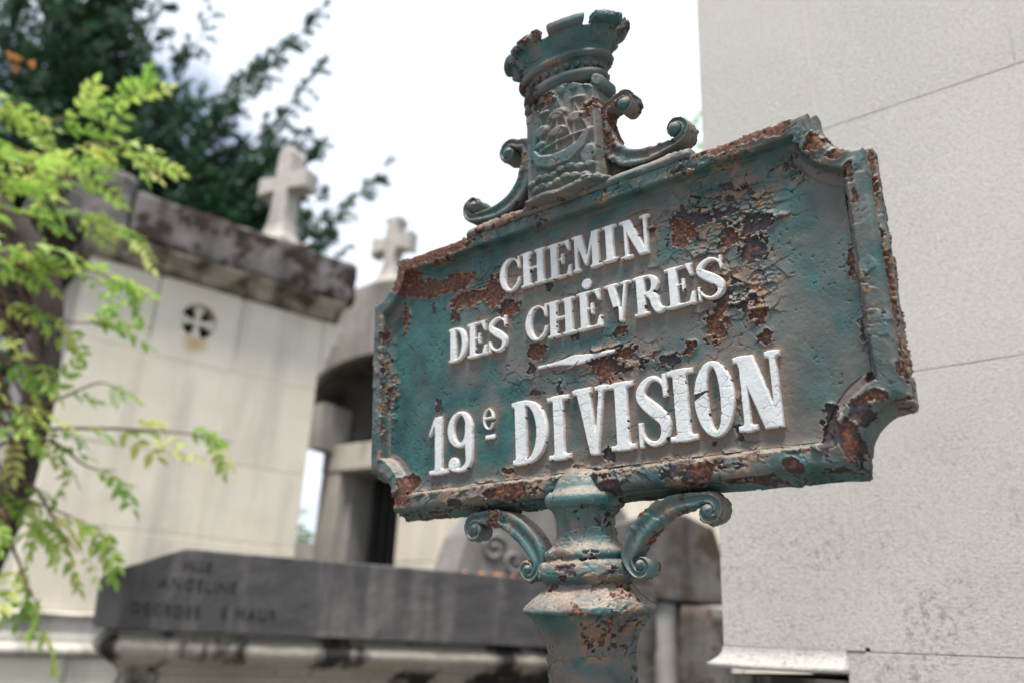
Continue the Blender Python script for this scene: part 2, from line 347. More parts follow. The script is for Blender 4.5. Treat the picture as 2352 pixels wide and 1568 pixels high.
M_LEAFR = leaf_material('rusty_leaf', (.35, .12, .04), (.4, .18, .05), (.45, .3, .08))
M_NEEDLE = leaf_material('conifer_needles', (.036, .095, .045), (.055, .14, .058), (.10, .20, .07), .35)
M_BUSH = leaf_material('bush_leaves', (.10, .20, .03), (.14, .26, .04), (.2, .3, .06), .4)
M_BARK = stone('bark', (.035, .025, .021), (.06, .045, .037), (.03, .022, .018), 14., .5, .7, .8, .01)
M_TWIG, _t, _p = mat('twig'); _p.inputs['Base Color'].default_value = (.14, .075, .05, 1); _p.inputs['Roughness'].default_value = .8

# ------------------------------------------------------------------ ground and path
def ground():
    n = 60; x = np.linspace(-1, 1, n); x = np.sign(x) * np.abs(x) ** 2.2 * 400
    X, Y = np.meshgrid(x, x, indexing='ij')
    Z = (.03 * (fbm(X / 3, Y / 3, 5) - .5)) * (np.hypot(X, Y) < 60) - .02
    mt, t, p = mat('cemetery_ground'); b = NB(t); v = b.coord()
    c = b.ramp(b.noise(v, 1.2, 8, .7), [(.35, (.03, .04, .02)), (.55, (.07, .065, .05)), (.7, (.10, .09, .075))])
    b.l(c, p.inputs['Base Color']); p.inputs['Roughness'].default_value = .95; b.l(b.bump(b.noise(v, 60, 6), .6, .02), p.inputs['Normal'])
    o = mesh_np('ground', np.stack([X, Y, Z], -1).reshape(-1, 3), grid_faces(n, n), mt); tag(o, kind='structure')
    x = np.linspace(-.5, 3, 8); y = np.linspace(-30, .9, 40); X, Y = np.meshgrid(x, y, indexing='ij')
    o = mesh_np('path', np.stack([X - 1.2 - .1 * Y * 0, Y, X * 0 + .006], -1).reshape(-1, 3), grid_faces(8, 40), M_GREYST); tag(o, kind='structure')
ground()

# ------------------------------------------------------------------ THE SIGN
SX = Vector((0.76485381, -0.64413131, 0.00966973)); SY = Vector((-0.06780325, -0.06556575, 0.99554199)); SZ = Vector((-0.64062576, -0.76209972, -0.09382241))
SO = Vector((0.0402641, 0.52495683, 1.74502344)); LB = 1.7528
sign = empty('street_sign', label='green cast iron street sign with peeling paint and white raised letters on its post', cat='sign')
sm = Matrix.Identity(4)
base = SO - SY * LB
for i in range(3): sm[i][0] = SX[i]; sm[i][1] = SY[i]; sm[i][2] = SZ[i]; sm[i][3] = base[i]
sign.matrix_world = sm
def sp(name, P, F, wear=None, mt=None, smooth=True):       # P in mm in the sign frame
    o = mesh_np(name, np.asarray(P, float).reshape(-1, 3) / 1000., F, mt or M_PAINT, sign, wear, smooth)
    o.location = (0, LB, 0); return o
def wearcol(*ch): return np.stack([c.ravel() for c in ch], -1)
def surf(name, P, seed, wu=False, wv=False, mt=None, base_loose=.3, base_bare=0., amp=1., res=.7, flip=False, small=1., use_map=False, rustk=.5, dustadd=0., parent_part=None):
    """param grid P (nu,nv,3) mm -> weathered part"""
    du = np.linalg.norm(np.diff(P, axis=0), axis=-1).mean(1); dv = np.linalg.norm(np.diff(P, axis=1), axis=-1).mean(0)
    u = np.concatenate([[0], np.cumsum(du)]); v = np.concatenate([[0], np.cumsum(dv)])
    U, V = np.meshgrid(u, v, indexing='ij')
    X, Y = P[..., 0], P[..., 1]
    if use_map:
        b, r = bare_field(X, Y); lo = loose_field(X, Y) + base_loose
    else:
        q = fbm(U / 22, V / 22, seed + 200, 3); b = base_bare + 1.5 * (q - .5); r = b * 0 + rustk * 1.6 * fbm(U / 15, V / 15, seed + 201, 2); lo = b * 0 + base_loose + 1.2 * (fbm(U / 28, V / 28, seed + 202, 3) - .5)
    h, c0, c1, c2, c3 = weather(U, V, X, Y, seed, bare=b, rust=r, loose=np.clip(lo, 0, 1), amp=amp, res=res, wrap=wu, small=small)
    n = grid_normals(P, wu, wv)
    if flip: n = -n
    Q = P + n * (h - .6 * amp)[..., None]
    F = grid_faces(P.shape[0], P.shape[1], wu, wv)
    if flip: F = F[:, ::-1]
    o = sp(name, Q, F, wearcol(c0, c1, np.clip(c2 + dustadd, 0, 1), c3), mt)
    return o

# --- glyph fields (mm, negative inside) ---
def box(x, y, x0, y0, x1, y1, r=.3):
    cx, cy, hx, hy = (x0 + x1) / 2, (y0 + y1) / 2, (x1 - x0) / 2 - r, (y1 - y0) / 2 - r
    qx, qy = np.abs(x - cx) - hx, np.abs(y - cy) - hy
    return np.hypot(np.maximum(qx, 0), np.maximum(qy, 0)) + np.minimum(np.maximum(qx, qy), 0) - r
def poly(x, y, pts):
    pts = np.array(pts, float); n = len(pts); d = np.full(x.shape, 1e9); s = np.ones(x.shape)
    for i in range(n):
        a, b = pts[i], pts[i - 1]; ex, ey = b - a; wx, wy = x - a[0], y - a[1]
        t = np.clip((wx * ex + wy * ey) / (ex * ex + ey * ey + 1e-12), 0, 1)
        d = np.minimum(d, (wx - ex * t) ** 2 + (wy - ey * t) ** 2)
        c1 = y >= a[1]; c2 = y < b[1]; c3 = ex * wy > ey * wx
        s = np.where((c1 & c2 & c3) | (~c1 & ~c2 & ~c3), -s, s)
    return s * np.sqrt(d)
def brush(x, y, pts, rad):
    d = np.full(x.shape, 1e9)
    for i in range(len(pts) - 1):
        ax, ay = pts[i]; bx, by = pts[i + 1]; ex, ey = bx - ax, by - ay
        t = np.clip(((x - ax) * ex + (y - ay) * ey) / (ex * ex + ey * ey + 1e-12), 0, 1)
        d = np.minimum(d, np.hypot(x - ax - ex * t, y - ay - ey * t) - (rad[i] * (1 - t) + rad[i + 1] * t))
    return d
def ell(x, y, cx, cy, a, b):
    k = np.hypot((x - cx) / a, (y - cy) / b); g = np.hypot((x - cx) / a ** 2, (y - cy) / b ** 2) + 1e-6
    return k * (k - 1) / g
def smin(a, b, k=.9):
    h = np.clip(.5 + .5 * (b - a) / k, 0, 1); return b * (1 - h) + a * h - k * h * (1 - h)
def catmull(pts, n=10, rad=None):
    P = np.array(pts, float)
    if rad is not None: P = np.c_[P, np.array(rad, float)]
    Q = np.vstack([2 * P[0] - P[1], P, 2 * P[-1] - P[-2]]); out = []
    for i in range(1, len(Q) - 2):
        p0, p1, p2, p3 = Q[i - 1], Q[i], Q[i + 1], Q[i + 2]
        for t in np.linspace(0, 1, n, endpoint=False):
            out.append(.5 * ((2 * p1) + (-p0 + p2) * t + (2 * p0 - 5 * p1 + 4 * p2 - p3) * t * t + (-p0 + 3 * p1 - 3 * p2 + p3) * t ** 3))
    out.append(P[-1]); return np.array(out)

def glyph(ch, x, y, w, h, st):
    th = .082 * h; k = .045 * h
    def stem(cx, s=st, sw=None, top=True, bot=True, y0=0, y1=None):
        y1_ = h if y1 is None else y1; sw = sw or s * 1.85
        d = box(x, y, cx - s / 2, y0, cx + s / 2, y1_)
        if bot: d = smin(d, box(x, y, cx - sw / 2, 0, cx + sw / 2, th, .4), k)
        if top: d = smin(d, box(x, y, cx - sw / 2, h - th, cx + sw / 2, h, .4), k)
        return d
    if ch == 'I': return stem(w / 2, sw=w)
    if ch == 'H':
        s2 = w * .46; c1, c2 = s2 / 2, w - s2 / 2
        return np.minimum(np.minimum(stem(c1, sw=s2), stem(c2, sw=s2)), box(x, y, c1, h / 2 - th * .55, c2, h / 2 + th * .55))
    if ch == 'E':
        c = st * .5 + w * .13
        d = stem(c, sw=st + w * .26)
        d = smin(d, box(x, y, c, 0, w, th * .9), .6); d = smin(d, box(x, y, c, h - th * .9, w * .96, h), .6)
        d = smin(d, poly(x, y, [(w, 0), (w, h * .30), (w - th * .9, h * .30), (w - th * 2.1, th * .6), (w - th * 2, 0)]), .8)
        e = w * .96
        d = smin(d, poly(x, y, [(e, h), (e, h * .70), (e - th * .8, h * .70), (e - th * 2.1, h - th * .6), (e - th * 2, h)]), .8)
        d = smin(d, box(x, y, c, h * .52 - th * .4, w * .68, h * .52 + th * .4), .6)
        return smin(d, box(x, y, w * .68 - th, h * .37, w * .68, h * .67, .4), .8)
    if ch == 'D':
        c = st * .5 + w * .08
        o = np.maximum(ell(x, y, w * .42, h / 2, w * .58, h / 2), -(x - w * .3)); o = np.minimum(o, box(x, y, c, 0, w * .45, h))
        i = np.maximum(ell(x, y, w * .36, h / 2, w * .64 - st * .98, h / 2 - th * .95), -(x - (c + st / 2)))
        i = np.minimum(i, box(x, y, c + st / 2, th * .95, w * .40, h - th * .95, .1))
        d = np.maximum(o, -i); return smin(d, stem(c, sw=st + w * .16), .5)
    if ch == 'C':
        d = np.maximum(ell(x, y, w * .52, h / 2, w * .52, h / 2), -ell(x, y, w * .60, h / 2, w * .56 - st * .95 + 1, h / 2 - th * .95))
        d = np.maximum(d, -box(x, y, w * .66, h * .36, w * 1.4, h * .66, .2)); d = np.maximum(d, x - w * .98)
        d = smin(d, box(x, y, w - th * 1.1, h * .62, w, h * .99, .5), .8)
        return smin(d, poly(x, y, [(w * .72, h * .04), (w, h * .37), (w - th * .9, h * .37), (w * .8, h * .2), (w * .55, th)]), .9)
    if ch == 'O':
        return np.maximum(ell(x, y, w / 2, h / 2, w / 2, h / 2), -ell(x, y, w / 2, h / 2, w / 2 - st * .95, h / 2 - th * 1.1))
    if ch == 'S':
        P = [(.90, .74), (.80, .88), (.60, .955), (.38, .93), (.20, .82), (.19, .70), (.36, .59), (.62, .46), (.82, .33), (.82, .17), (.66, .06), (.42, .045), (.22, .13), (.11, .27)]
        r = [.03, .035, .045, .06, .085, .1, .115, .12, .105, .085, .055, .045, .035, .03]
        q = catmull([(a * w, b * h) for a, b in P], 6, [a * st * 4.1 for a in r])
        d = brush(x, y, q[:, :2], q[:, 2])
        d = smin(d, box(x, y, w * .90 - th * .5, h * .66, w * .90 + th * .45, h, .6), .8)
        return smin(d, box(x, y, w * .04, 0, w * .04 + th * .95, h * .36, .6), .8)
    if ch == 'N':
        tn = st * .48; a, b_ = w * .2, w * .84
        d = smin(stem(a, tn, w * .40, top=False), stem(b_, tn, w * .32, bot=False), .3)
        d = smin(d, box(x, y, 0, h - th, w * .34, h, .4), k)
        return smin(d, poly(x, y, [(w * .04, h), (w * .04 + st * 1.25, h), (b_ + tn / 2, 0), (b_ + tn / 2 - st * 1.15, 0)]), .3)
    if ch == 'M':
        tn = st * .5; a, b_ = w * .14, w * .80
        d = smin(stem(a, tn, w * .28, top=False), stem(b_, st * .9, w * .40, top=False), .3)
        d = smin(d, box(x, y, -w * .02, h - th, w * .2, h, .4), k); d = smin(d, box(x, y, w * .78, h - th, w * 1.0, h, .4), k)
        d = smin(d, poly(x, y, [(w * .06, h), (w * .06 + st * 1.1, h), (w * .55, h * .22), (w * .42, h * .12)]), .3)
        return smin(d, poly(x, y, [(w * .42, h * .12), (w * .52, h * .12), (w * .82, h), (w * .70, h)]), .3)
    if ch == 'V':
        d = smin(box(x, y, 0, h - th, w * .54, h, .4), box(x, y, w * .62, h - th, w, h, .4), .1)
        d = smin(d, poly(x, y, [(w * .10, h), (w * .10 + st * 1.05, h), (w * .66, 0), (w * .43, 0)]), k)
        return smin(d, poly(x, y, [(w * .75, h), (w * .75 + st * .42, h), (w * .66, 0), (w * .54, 0)]), k)
    if ch == 'R':
        c = st * .5 + w * .09
        d = stem(c, sw=st + w * .2)
        o = np.maximum(ell(x, y, w * .46, h * .74, w * .36, h * .26), -(x - w * .25)); o = np.minimum(o, box(x, y, c, h * .48, w * .5, h))
        i = np.maximum(ell(x, y, w * .44, h * .74, w * .38 - st * .85, h * .26 - th * .9), -(x - c - st / 2))
        d = smin(d, np.maximum(o, -i), .3)
        q = catmull([(w * .48, h * .50), (w * .62, h * .40), (w * .68, h * .20), (w * .78, h * .07), (w * .93, h * .07)], 6, [st * .35, st * .5, st * .48, st * .42, st * .18])
        return smin(d, brush(x, y, q[:, :2], q[:, 2]), .5)
    if ch == '1':
        d = stem(w * .52, sw=w * .95, top=False)
        return smin(d, poly(x, y, [(w * .52 - st / 2, h), (w * .52 - st * .45, h * .84), (w * .08, h * .66), (0, h * .68), (w * .20, h * .88)]), .8)
    if ch == '9':
        d = np.maximum(ell(x, y, w / 2, h * .70, w / 2, h * .30), -ell(x, y, w / 2, h * .71, w / 2 - st * .85, h * .30 - th * .9))
        q = catmull([(w - st * .47, h * .72), (w - st * .47, h * .40), (w * .82, h * .14), (w * .50, h * .045), (w * .22, h * .08)], 8, [st * .45, st * .45, st * .36, st * .22, st * .26])
        d = smin(d, brush(x, y, q[:, :2], q[:, 2]), .6)
        return smin(d, ell(x, y, w * .24, h * .15, w * .21, w * .21), .8)
    if ch == 'e':
        d = np.maximum(ell(x, y, w / 2, h / 2, w / 2, h / 2), -ell(x, y, w / 2, h / 2, w / 2 - st * .8, h / 2 - st * .45))
        d = np.maximum(d, -box(x, y, w * .5, h * .30, w * 1.3, h * .47, .1))
        return np.minimum(d, box(x, y, w * .1, h * .47, w * .92, h * .60))
    if ch == '-': return box(x, y, 0, 0, w, h, .7)
    if ch == '.': return ell(x, y, w / 2, h / 2, w / 2, h / 2)
    if ch == '~':
        return poly(x, y, [(0, h * .40), (w * .3, h * .30), (w * .48, 0), (w * .6, h * .05), (w * .75, h * .32), (w, h * .42), (w, h * .72), (w * .72, h * .78), (w * .48, h), (w * .28, h * .75), (0, h * .68)])
    raise ValueError(ch)

# word layout in mm on the sign plane: (char, x0, y0, width, height, stem)
GL = [('C', -67.5, 49, 20, 27, 6.2), ('H', -47, 49, 23.5, 27, 6.4), ('E', -22.5, 48.5, 20.5, 27, 6.4), ('M', -.5, 49, 24, 27, 6.6), ('I', 24.5, 49.5, 11.5, 26.5, 6.4), ('N', 38.5, 48, 23.5, 27.5, 6.2),
      ('D', -120, 6, 19.5, 27, 6), ('E', -101, 6, 19.5, 27, 6), ('S', -80, 6, 19, 26.5, 6.3),
      ('C', -44.5, 6.5, 20, 26.5, 6.4), ('H', -24.5, 6, 24, 26.5, 6.5), ('E', 1, 6, 20, 27, 6.5), ('V', 23.5, 6, 21, 27, 6.4), ('R', 46, 6, 23, 27, 6.6), ('E', 69.5, 6, 20.5, 27, 6.6), ('S', 91, 6, 19.5, 27, 6.6),
      ('1', -142, -78, 20, 44, 7.4), ('9', -122, -79, 25, 46, 8), ('D', -59, -79, 31, 44.5, 10), ('I', -27.5, -79, 18, 43.5, 8.6), ('V', -6.5, -79, 28.5, 45, 10.5), ('I', 22.5, -78.5, 18.5, 44, 9.6),
      ('S', 42, -79, 24, 45, 9.4), ('I', 65, -78, 18.5, 44.5, 9.8), ('O', 83, -78.5, 26, 46.5, 9.6), ('N', 109.5, -77.5, 29, 44.5, 9.4)]
EXTRA = [('ordinal_letter', 'e', -87, -50.5, 11, 16, 2.9), ('ordinal_dash', '-', -85.5, -57.5, 9, 3.4, 1), ('accent', '.', 5.2, 35.2, 8.2, 7.6, 1), ('dash_ornament', '~', -35.5, -16.6, 65, 7.6, 1)]
ALLG = [('letter',) + g for g in GL] + EXTRA
PZ = -9.4
def plate(name, field, x0, y0, x1, y1, step, height, z_back, mt, seed, round_r=1.2, wearf=None):
    """raised plate: front surface height(x,y,d) inside the outline, side walls down to z_back"""
    xs = np.arange(x0 - step * 2, x1 + step * 2.5, step); ys = np.arange(y0 - step * 2, y1 + step * 2.5, step)
    X, Y = np.meshgrid(xs, ys, indexing='ij'); D = field(X, Y)
    gx, gy = np.gradient(D, step); gl = np.hypot(gx, gy) + 1e-6
    ins = D < 0
    cell = ins[:-1, :-1] | ins[1:, :-1] | ins[:-1, 1:] | ins[1:, 1:]
    out = D > 0
    mv = np.where(out, np.clip(D, 0, step * 1.3) / np.maximum(gl, .5), 0)
    X2 = X - mv * gx / gl; Y2 = Y - mv * gy / gl; Dn = np.where(out, 0, D)
    Z, wr = height(X2, Y2, -Dn)
    nx, ny = X.shape; A, B = np.nonzero(cell)
    F = np.stack([A * ny + B, (A + 1) * ny + B, (A + 1) * ny + B + 1, A * ny + B + 1], -1)
    V = np.stack([X2, Y2, Z], -1).reshape(-1, 3)
    E_ = np.concatenate([F[:, [0, 1]], F[:, [1, 2]], F[:, [2, 3]], F[:, [3, 0]]]); key = E_[:, 0].astype(np.int64) * V.shape[0] + E_[:, 1]; rk = E_[:, 1].astype(np.int64) * V.shape[0] + E_[:, 0]
    bd = E_[~np.isin(key, rk)]
    used = np.unique(F); remap = -np.ones(len(V), int); remap[used] = np.arange(len(used))
    W = wr.reshape(-1, 4)
    V2 = V[used]; W2 = W[used]; F2 = remap[F]; bd = remap[bd]
    bv = np.unique(bd); rm2 = -np.ones(len(V2), int); rm2[bv] = np.arange(len(bv)) + len(V2)
    low = V2[bv].copy(); low[:, 2] = z_back
    V3 = np.vstack([V2, low]); W3 = np.vstack([W2, W2[bv]])
    S = np.stack([bd[:, 1], bd[:, 0], rm2[bd[:, 0]], rm2[bd[:, 1]]], -1)
    return sp(name, V3, np.vstack([F2, S]), W3, mt)

def make_glyph(i, name, ch, x0, y0, w_, h_, st):
    hh = 3.6 if h_ > 20 else (2.8 if h_ > 9 else 2.2)
    big = h_ > 40; seed = 300 + i * 7
    jx = random.uniform(-.25, .25)
    def fld(X, Y):
        wx = .26 * (fbm(X / 5, Y / 5, seed) - .5) + .12 * (fbm(X / 1.4, Y / 1.4, seed + 1, 2) - .5)
        return glyph(ch, X - x0 - jx, Y - y0, w_, h_, st) + wx
    def hgt(X, Y, d):
        r = .95; t = np.clip(d / r, 0, 1); z = hh * (.40 + .60 * np.sqrt(1 - (1 - t) ** 2))
        wu = X + 2 * (fbm(X / 5, Y / 5, seed + 4) - .5); wv = Y + 2 * (fbm(X / 5, Y / 5, seed + 5) - .5)
        e, idr, cx, cy = voro(wu / 8, wv / 5.5, seed + 6)
        lo = np.clip(fbm(X / 14, Y / 14, 77, 3) * 1.15 + (.12 if big else .0) + .12 * (X > 60), 0, 1)
        crk = np.exp(-(e * 6 / .12) ** 2) * sstep(.60, .80, lo + .3 * (idr - .5)) * sstep(.36, .52, fbm(X / 4, Y / 4, seed + 14))
        chip = (voro(wu / 1.6, wv / 1.6, seed + 8)[1] + .10 * lo + .10 * (1 - sstep(0, 1.5, d)) > 1.115).astype(float)
        if ch == 'V' and not big: chip = np.maximum(chip, ((Y < y0 + 8 + 3 * idr) & (X < x0 + 11)).astype(float))
        if ch == 'O': chip = np.maximum(chip, (np.abs((Y + 53) - .35 * (X - 84)) < 2.0 * np.clip(1 - (X - 83) / 12, 0, 1)).astype(float))
        z = z + .13 * (fbm(X / 2.2, Y / 2.2, seed + 9, 3) - .5) + (idr - .5) * .25 * sstep(.6, .8, lo) - .35 * crk - .4 * chip
        edge = 1 - sstep(.1, 1.0, d)
        wr = np.stack([np.clip(np.maximum(.5 * crk, chip), 0, 1), chip * .15, np.clip(.25 + 1.2 * (fbm(X / 12, Y / 12, seed + 10) - .5), 0, 1), np.clip(.85 * edge * sstep(.35, .6, fbm(X / 5, Y / 5, 9)) + .5 * crk + .5 * sstep(.62, .8, fbm(X / 9, Y / 9, seed + 12)) * .6, 0, 1)], -1)
        return PZ + z, wr
    return plate(name, fld, x0, y0, x0 + w_, y0 + h_, .36 if big else .32, hgt, PZ - .6, M_WHITE, seed)
for i, g in enumerate(ALLG): make_glyph(i, *g)

# --- notched outline, inward offset d ---
FA, FB, FRX, FRY = 200.8, 102.4, 27.5, 32.5
def outline(d, n_long, n_short, n_arc):
    pts = []
    rx, ry = FRX + d, FRY + d
    tx = rx * math.sqrt(max(0, 1 - (d / ry) ** 2)); ty = ry * math.sqrt(max(0, 1 - (d / rx) ** 2))
    ax = math.atan2(-d / ry, -tx / rx); ay = math.atan2(-ty / ry, -d / rx)     # arc around corner (FA,FB): from top line to right line
    def q(k):    # k-th quarter: points of the corner arc then the edge that follows, first quadrant mirrored
        return None
    top = [(x, FB - d) for x in np.linspace(-FA + tx, FA - tx, n_long, endpoint=False)]
    a0 = math.pi + math.asin(d / ry); a1 = 1.5 * math.pi - math.asin(d / rx)
    arc = np.linspace(a0, a1, n_arc, endpoint=False)
    TR = [(FA + rx * math.cos(a), FB + ry * math.sin(a)) for a in arc]
    right = [(FA - d, y) for y in np.linspace(FB - ty, -FB + ty, n_short, endpoint=False)]
    arc2 = np.linspace(a1, a0, n_arc, endpoint=False)
    BR = [(FA + rx * math.cos(a), -FB - ry * math.sin(a)) for a in arc2]
    bot = [(x, -FB + d) for x in np.linspace(FA - tx, -FA + tx, n_long, endpoint=False)]
    BL_ = [(-FA - rx * math.cos(a), -FB - ry * math.sin(a)) for a in arc]
    left = [(-FA + d, y) for y in np.linspace(-FB + ty, FB - ty, n_short, endpoint=False)]
    TL = [(-FA - rx * math.cos(a), FB + ry * math.sin(a)) for a in arc2]
    return np.array(top + TR + right + BR + bot + BL_ + left + TL)
prof = [(3, -21), (-.6, -20.6), (-1.8, -19), (-2.0, -14), (-1.9, -10.6), (-.9, -9.2), (.9, -8.2), (.9, -6.6), (.1, -5.2), (0, -3.2), (.25, -1.4), (1.3, -.3), (2.8, .1), (6.5, .25), (10.0, .15), (10.7, -.2), (11.1, -1.6), (11.7, -4.4), (12.6, -7.2), (14.4, -8.9), (17.2, -9.5), (21.5, -10.4)]
pp = catmull(prof, 6); L_ = np.concatenate([[0], np.cumsum(np.hypot(*np.diff(pp, axis=0).T))])
tt = np.arange(0, L_[-1], .62); pd = np.interp(tt, L_, pp[:, 0]); pz = np.interp(tt, L_, pp[:, 1])
rings = []
for d, z in zip(pd, pz):
    o = outline(d, 520, 210, 75)
    sh = (6.6 * min(1., max(0., (-z - 1.5) / 16)) + min(d, 0.)) * sstep(0, 1, -o[:, 1] / 60) * (1. if d < 4 else 0.)
    zr = np.full(len(o), z)
    rings.append(np.c_[o[:, 0], o[:, 1] - sh, zr])
FP = np.stack(rings, 1)        # (n_around, n_profile, 3)
def frame_part():
    P = FP; s = np.concatenate([[0], np.cumsum(np.linalg.norm(np.diff(P[:, 20], axis=0), axis=-1))])
    U, V = np.meshgrid(s, tt, indexing='ij'); X, Y = P[..., 0], P[..., 1]
    b, r = bare_field(X, Y); lo = np.clip(loose_field(X, Y) + .18, 0, 1)
    # the rusty outer channel on the right, the flaky underside, its dark primer also painting in shade
    side = (P[..., 2] < -4) & (X > 195)
    b = np.where(side, np.maximum(b, .50 + 1.1 * (fbm(U / 34, V / 2.6, 909, 3) - .5)), b); r = np.where(side, .75, r)
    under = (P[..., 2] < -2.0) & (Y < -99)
    b = np.where(under, np.maximum(b, .52 + .8 * (fbm(U / 26, V / 9, 911, 3) - .5)), b); r = np.where(under, .18, r)  # flaked edges, plus underside shade put into the colour as bare dark primer
    lo = np.where(P[..., 2] < -3, np.maximum(lo * .6, .28), lo)
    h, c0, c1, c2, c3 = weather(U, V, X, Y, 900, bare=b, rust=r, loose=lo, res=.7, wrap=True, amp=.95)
    n = -grid_normals(P, True, False)
    wob = .5 * (fbm(U / 22, V / 10, 905, 3) - .5)
    Q = P + n * (h - .6 + wob)[..., None]
    inner = sstep(-5, -8, P[..., 2]) * sstep(12, 16, np.broadcast_to(pd, P.shape[:2]))
    low = sstep(-40, -80, Y) * inner
    c2 = np.clip(c2 * .8 + .7 * low + .35 * inner, 0, 1); c3 = np.clip(c3 + .35 * inner * fbm(U / 8, V / 8, 77), 0, 1)
    F = grid_faces(P.shape[0], P.shape[1], True, False)[:, ::-1]
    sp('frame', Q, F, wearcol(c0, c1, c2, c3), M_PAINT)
frame_part()
def panel_part():
    step = .42
    xs = np.arange(-186, 186.1, step); ys = np.arange(-88, 88.1, step); X, Y = np.meshgrid(xs, ys, indexing='ij')
    h, c0, c1, c2, c3 = weather(X, Y, X, Y, 500, flat=True, res=step)
    # distance to the letters: grime and rust bleed round them
    G = np.full(X.shape, 30.)
    for g in ALLG:
        _, ch, x0, y0, w_, h_, st = g
        mk = (X > x0 - 9) & (X < x0 + w_ + 9) & (Y > y0 - 12) & (Y < y0 + h_ + 6)
        if mk.any():
            G[mk] = np.minimum(G[mk], glyph(ch, X[mk] - x0, Y[mk] - y0, w_, h_, st))
    near = np.exp(-np.clip(G, 0, 30) / 2.4)
    h = h + .5 * np.exp(-np.clip(G, 0, 30) / 1.0)
    words = np.exp(-((X - 5) / 150) ** 4) * np.exp(-((Y + 0) / 80) ** 4)
    c2 = np.clip(c2 * (.52 + .54 * words) + .60 * near + .55 * sstep(-66, -84, Y) + .3 * sstep(30, 90, X) * fbm(X / 20, Y / 20, 31) - .35 * np.exp(-((X + 175) / 22) ** 2) * (Y < 40), 0, 1)
    c3 = np.clip(c3 + .8 * near * sstep(.34, .55, fbm(X / 12, Y / 12, 88)) + .25 * sstep(60, 110, X) * words * fbm(X / 14, Y / 14, 89), 0, 1)
    Z = PZ + (h - .6) + 1.0 * (np.clip((np.abs(X) - 181) / 5, 0, 1) ** 2 + np.clip((np.abs(Y) - 83) / 5, 0, 1) ** 2)
    # keep what the frame does not cover
    ex = np.hypot((np.abs(X) - FA) / (FRX + 19.6), (np.abs(Y) - FB) / (FRY + 19.6))
    keep = (ex > 1)
    nx, ny = X.shape; cell = keep[:-1, :-1] | keep[1:, 1:]; A, B = np.nonzero(cell)
    F = np.stack([A * ny + B, (A + 1) * ny + B, (A + 1) * ny + B + 1, A * ny + B + 1], -1)
    V = np.stack([X, Y, Z], -1).reshape(-1, 3); W = wearcol(c0, c1, c2, c3); used = np.unique(F); rm = -np.ones(len(V), int); rm[used] = np.arange(len(used))
    sp('panel', V[used], rm[F], W[used], M_PAINT)
    o = outline(2.6, 60, 30, 12); n = len(o)
    V = np.vstack([np.c_[o, np.full(n, -20.4)], [[0, 0, -20.4]]]); F = np.array([[i, (i + 1) % n, n] for i in range(n)])
    sp('back_plate', V, F, np.tile([.1, 0, .4, .1], (n + 1, 1)), M_PAINT)
panel_part()

# --- post, a lathe round x=-3.5, z=-11 ---
PX, PZZ = -3.5, -11.
def lathe(name, prof, seed, n=260, step=.8, mt=None, cx=PX, cz=PZZ, kz=1., **kw):
    q = catmull(prof, 8); Ls = np.concatenate([[0], np.cumsum(np.hypot(*np.diff(q[:, :2], axis=0).T))])
    t = np.arange(0, Ls[-1], step) if step else Ls
    r = np.interp(t, Ls, q[:, 0]); y = np.interp(t, Ls, q[:, 1])
    a = np.linspace(0, 2 * math.pi, n, endpoint=False)
    A, R = np.meshgrid(a, r, indexing='ij'); _, Yv = np.meshgrid(a, y, indexing='ij')
    P = np.stack([cx + R * np.cos(A), Yv, cz + kz * R * np.sin(A)], -1)
    return surf(name, P, seed, wu=True, mt=mt, **kw)
lathe('post_neck', [(1, -87), (9, -88), (14.5, -91), (17.6, -96), (19.4, -100), (22.4, -102.8), (24.8, -105), (25.4, -108), (24.2, -110.8), (21.2, -113), (19.0, -118), (18.4, -125), (19.2, -131), (22.0, -136), (25.6, -139), (26.7, -141.5), (25.9, -143.8), (26.4, -145.2), (29.6, -147), (31.2, -151), (30.6, -155), (27.8, -158), (26, -160)], 1100, n=300, step=.62, mt=M_PAINT2, base_loose=.42, base_bare=.17, rustk=.18, flip=False)
lathe('post_collar', [(26.2, -159.4), (28, -162), (31.4, -165), (36.8, -169), (40.4, -172.6), (41.7, -174.8), (41.0, -176.2), (38.4, -177.2), (36.6, -179), (33.4, -184), (30, -189), (27.8, -194), (26.8, -201)], 1200, n=320, step=.7, base_loose=.62, base_bare=.16, rustk=.95, dustadd=.15)
lathe('post', [(26.8, -200.4), (26.4, -215), (26.3, -235), (26.3, -260), (26.3, -300)], 1300, n=240, step=.8, base_loose=.50, base_bare=.27, rustk=.45, dustadd=.12)
lathe('post_shaft', [(26.3, -299), (26.6, -500), (28, -1500), (32, -1560), (48, -1590), (50, -1740), (58, -1760)], 1310, n=48, step=12, base_loose=.3, base_bare=.1)
for o in bpy.data.objects:
    if o.name == 'post': o.name = 'post_head'

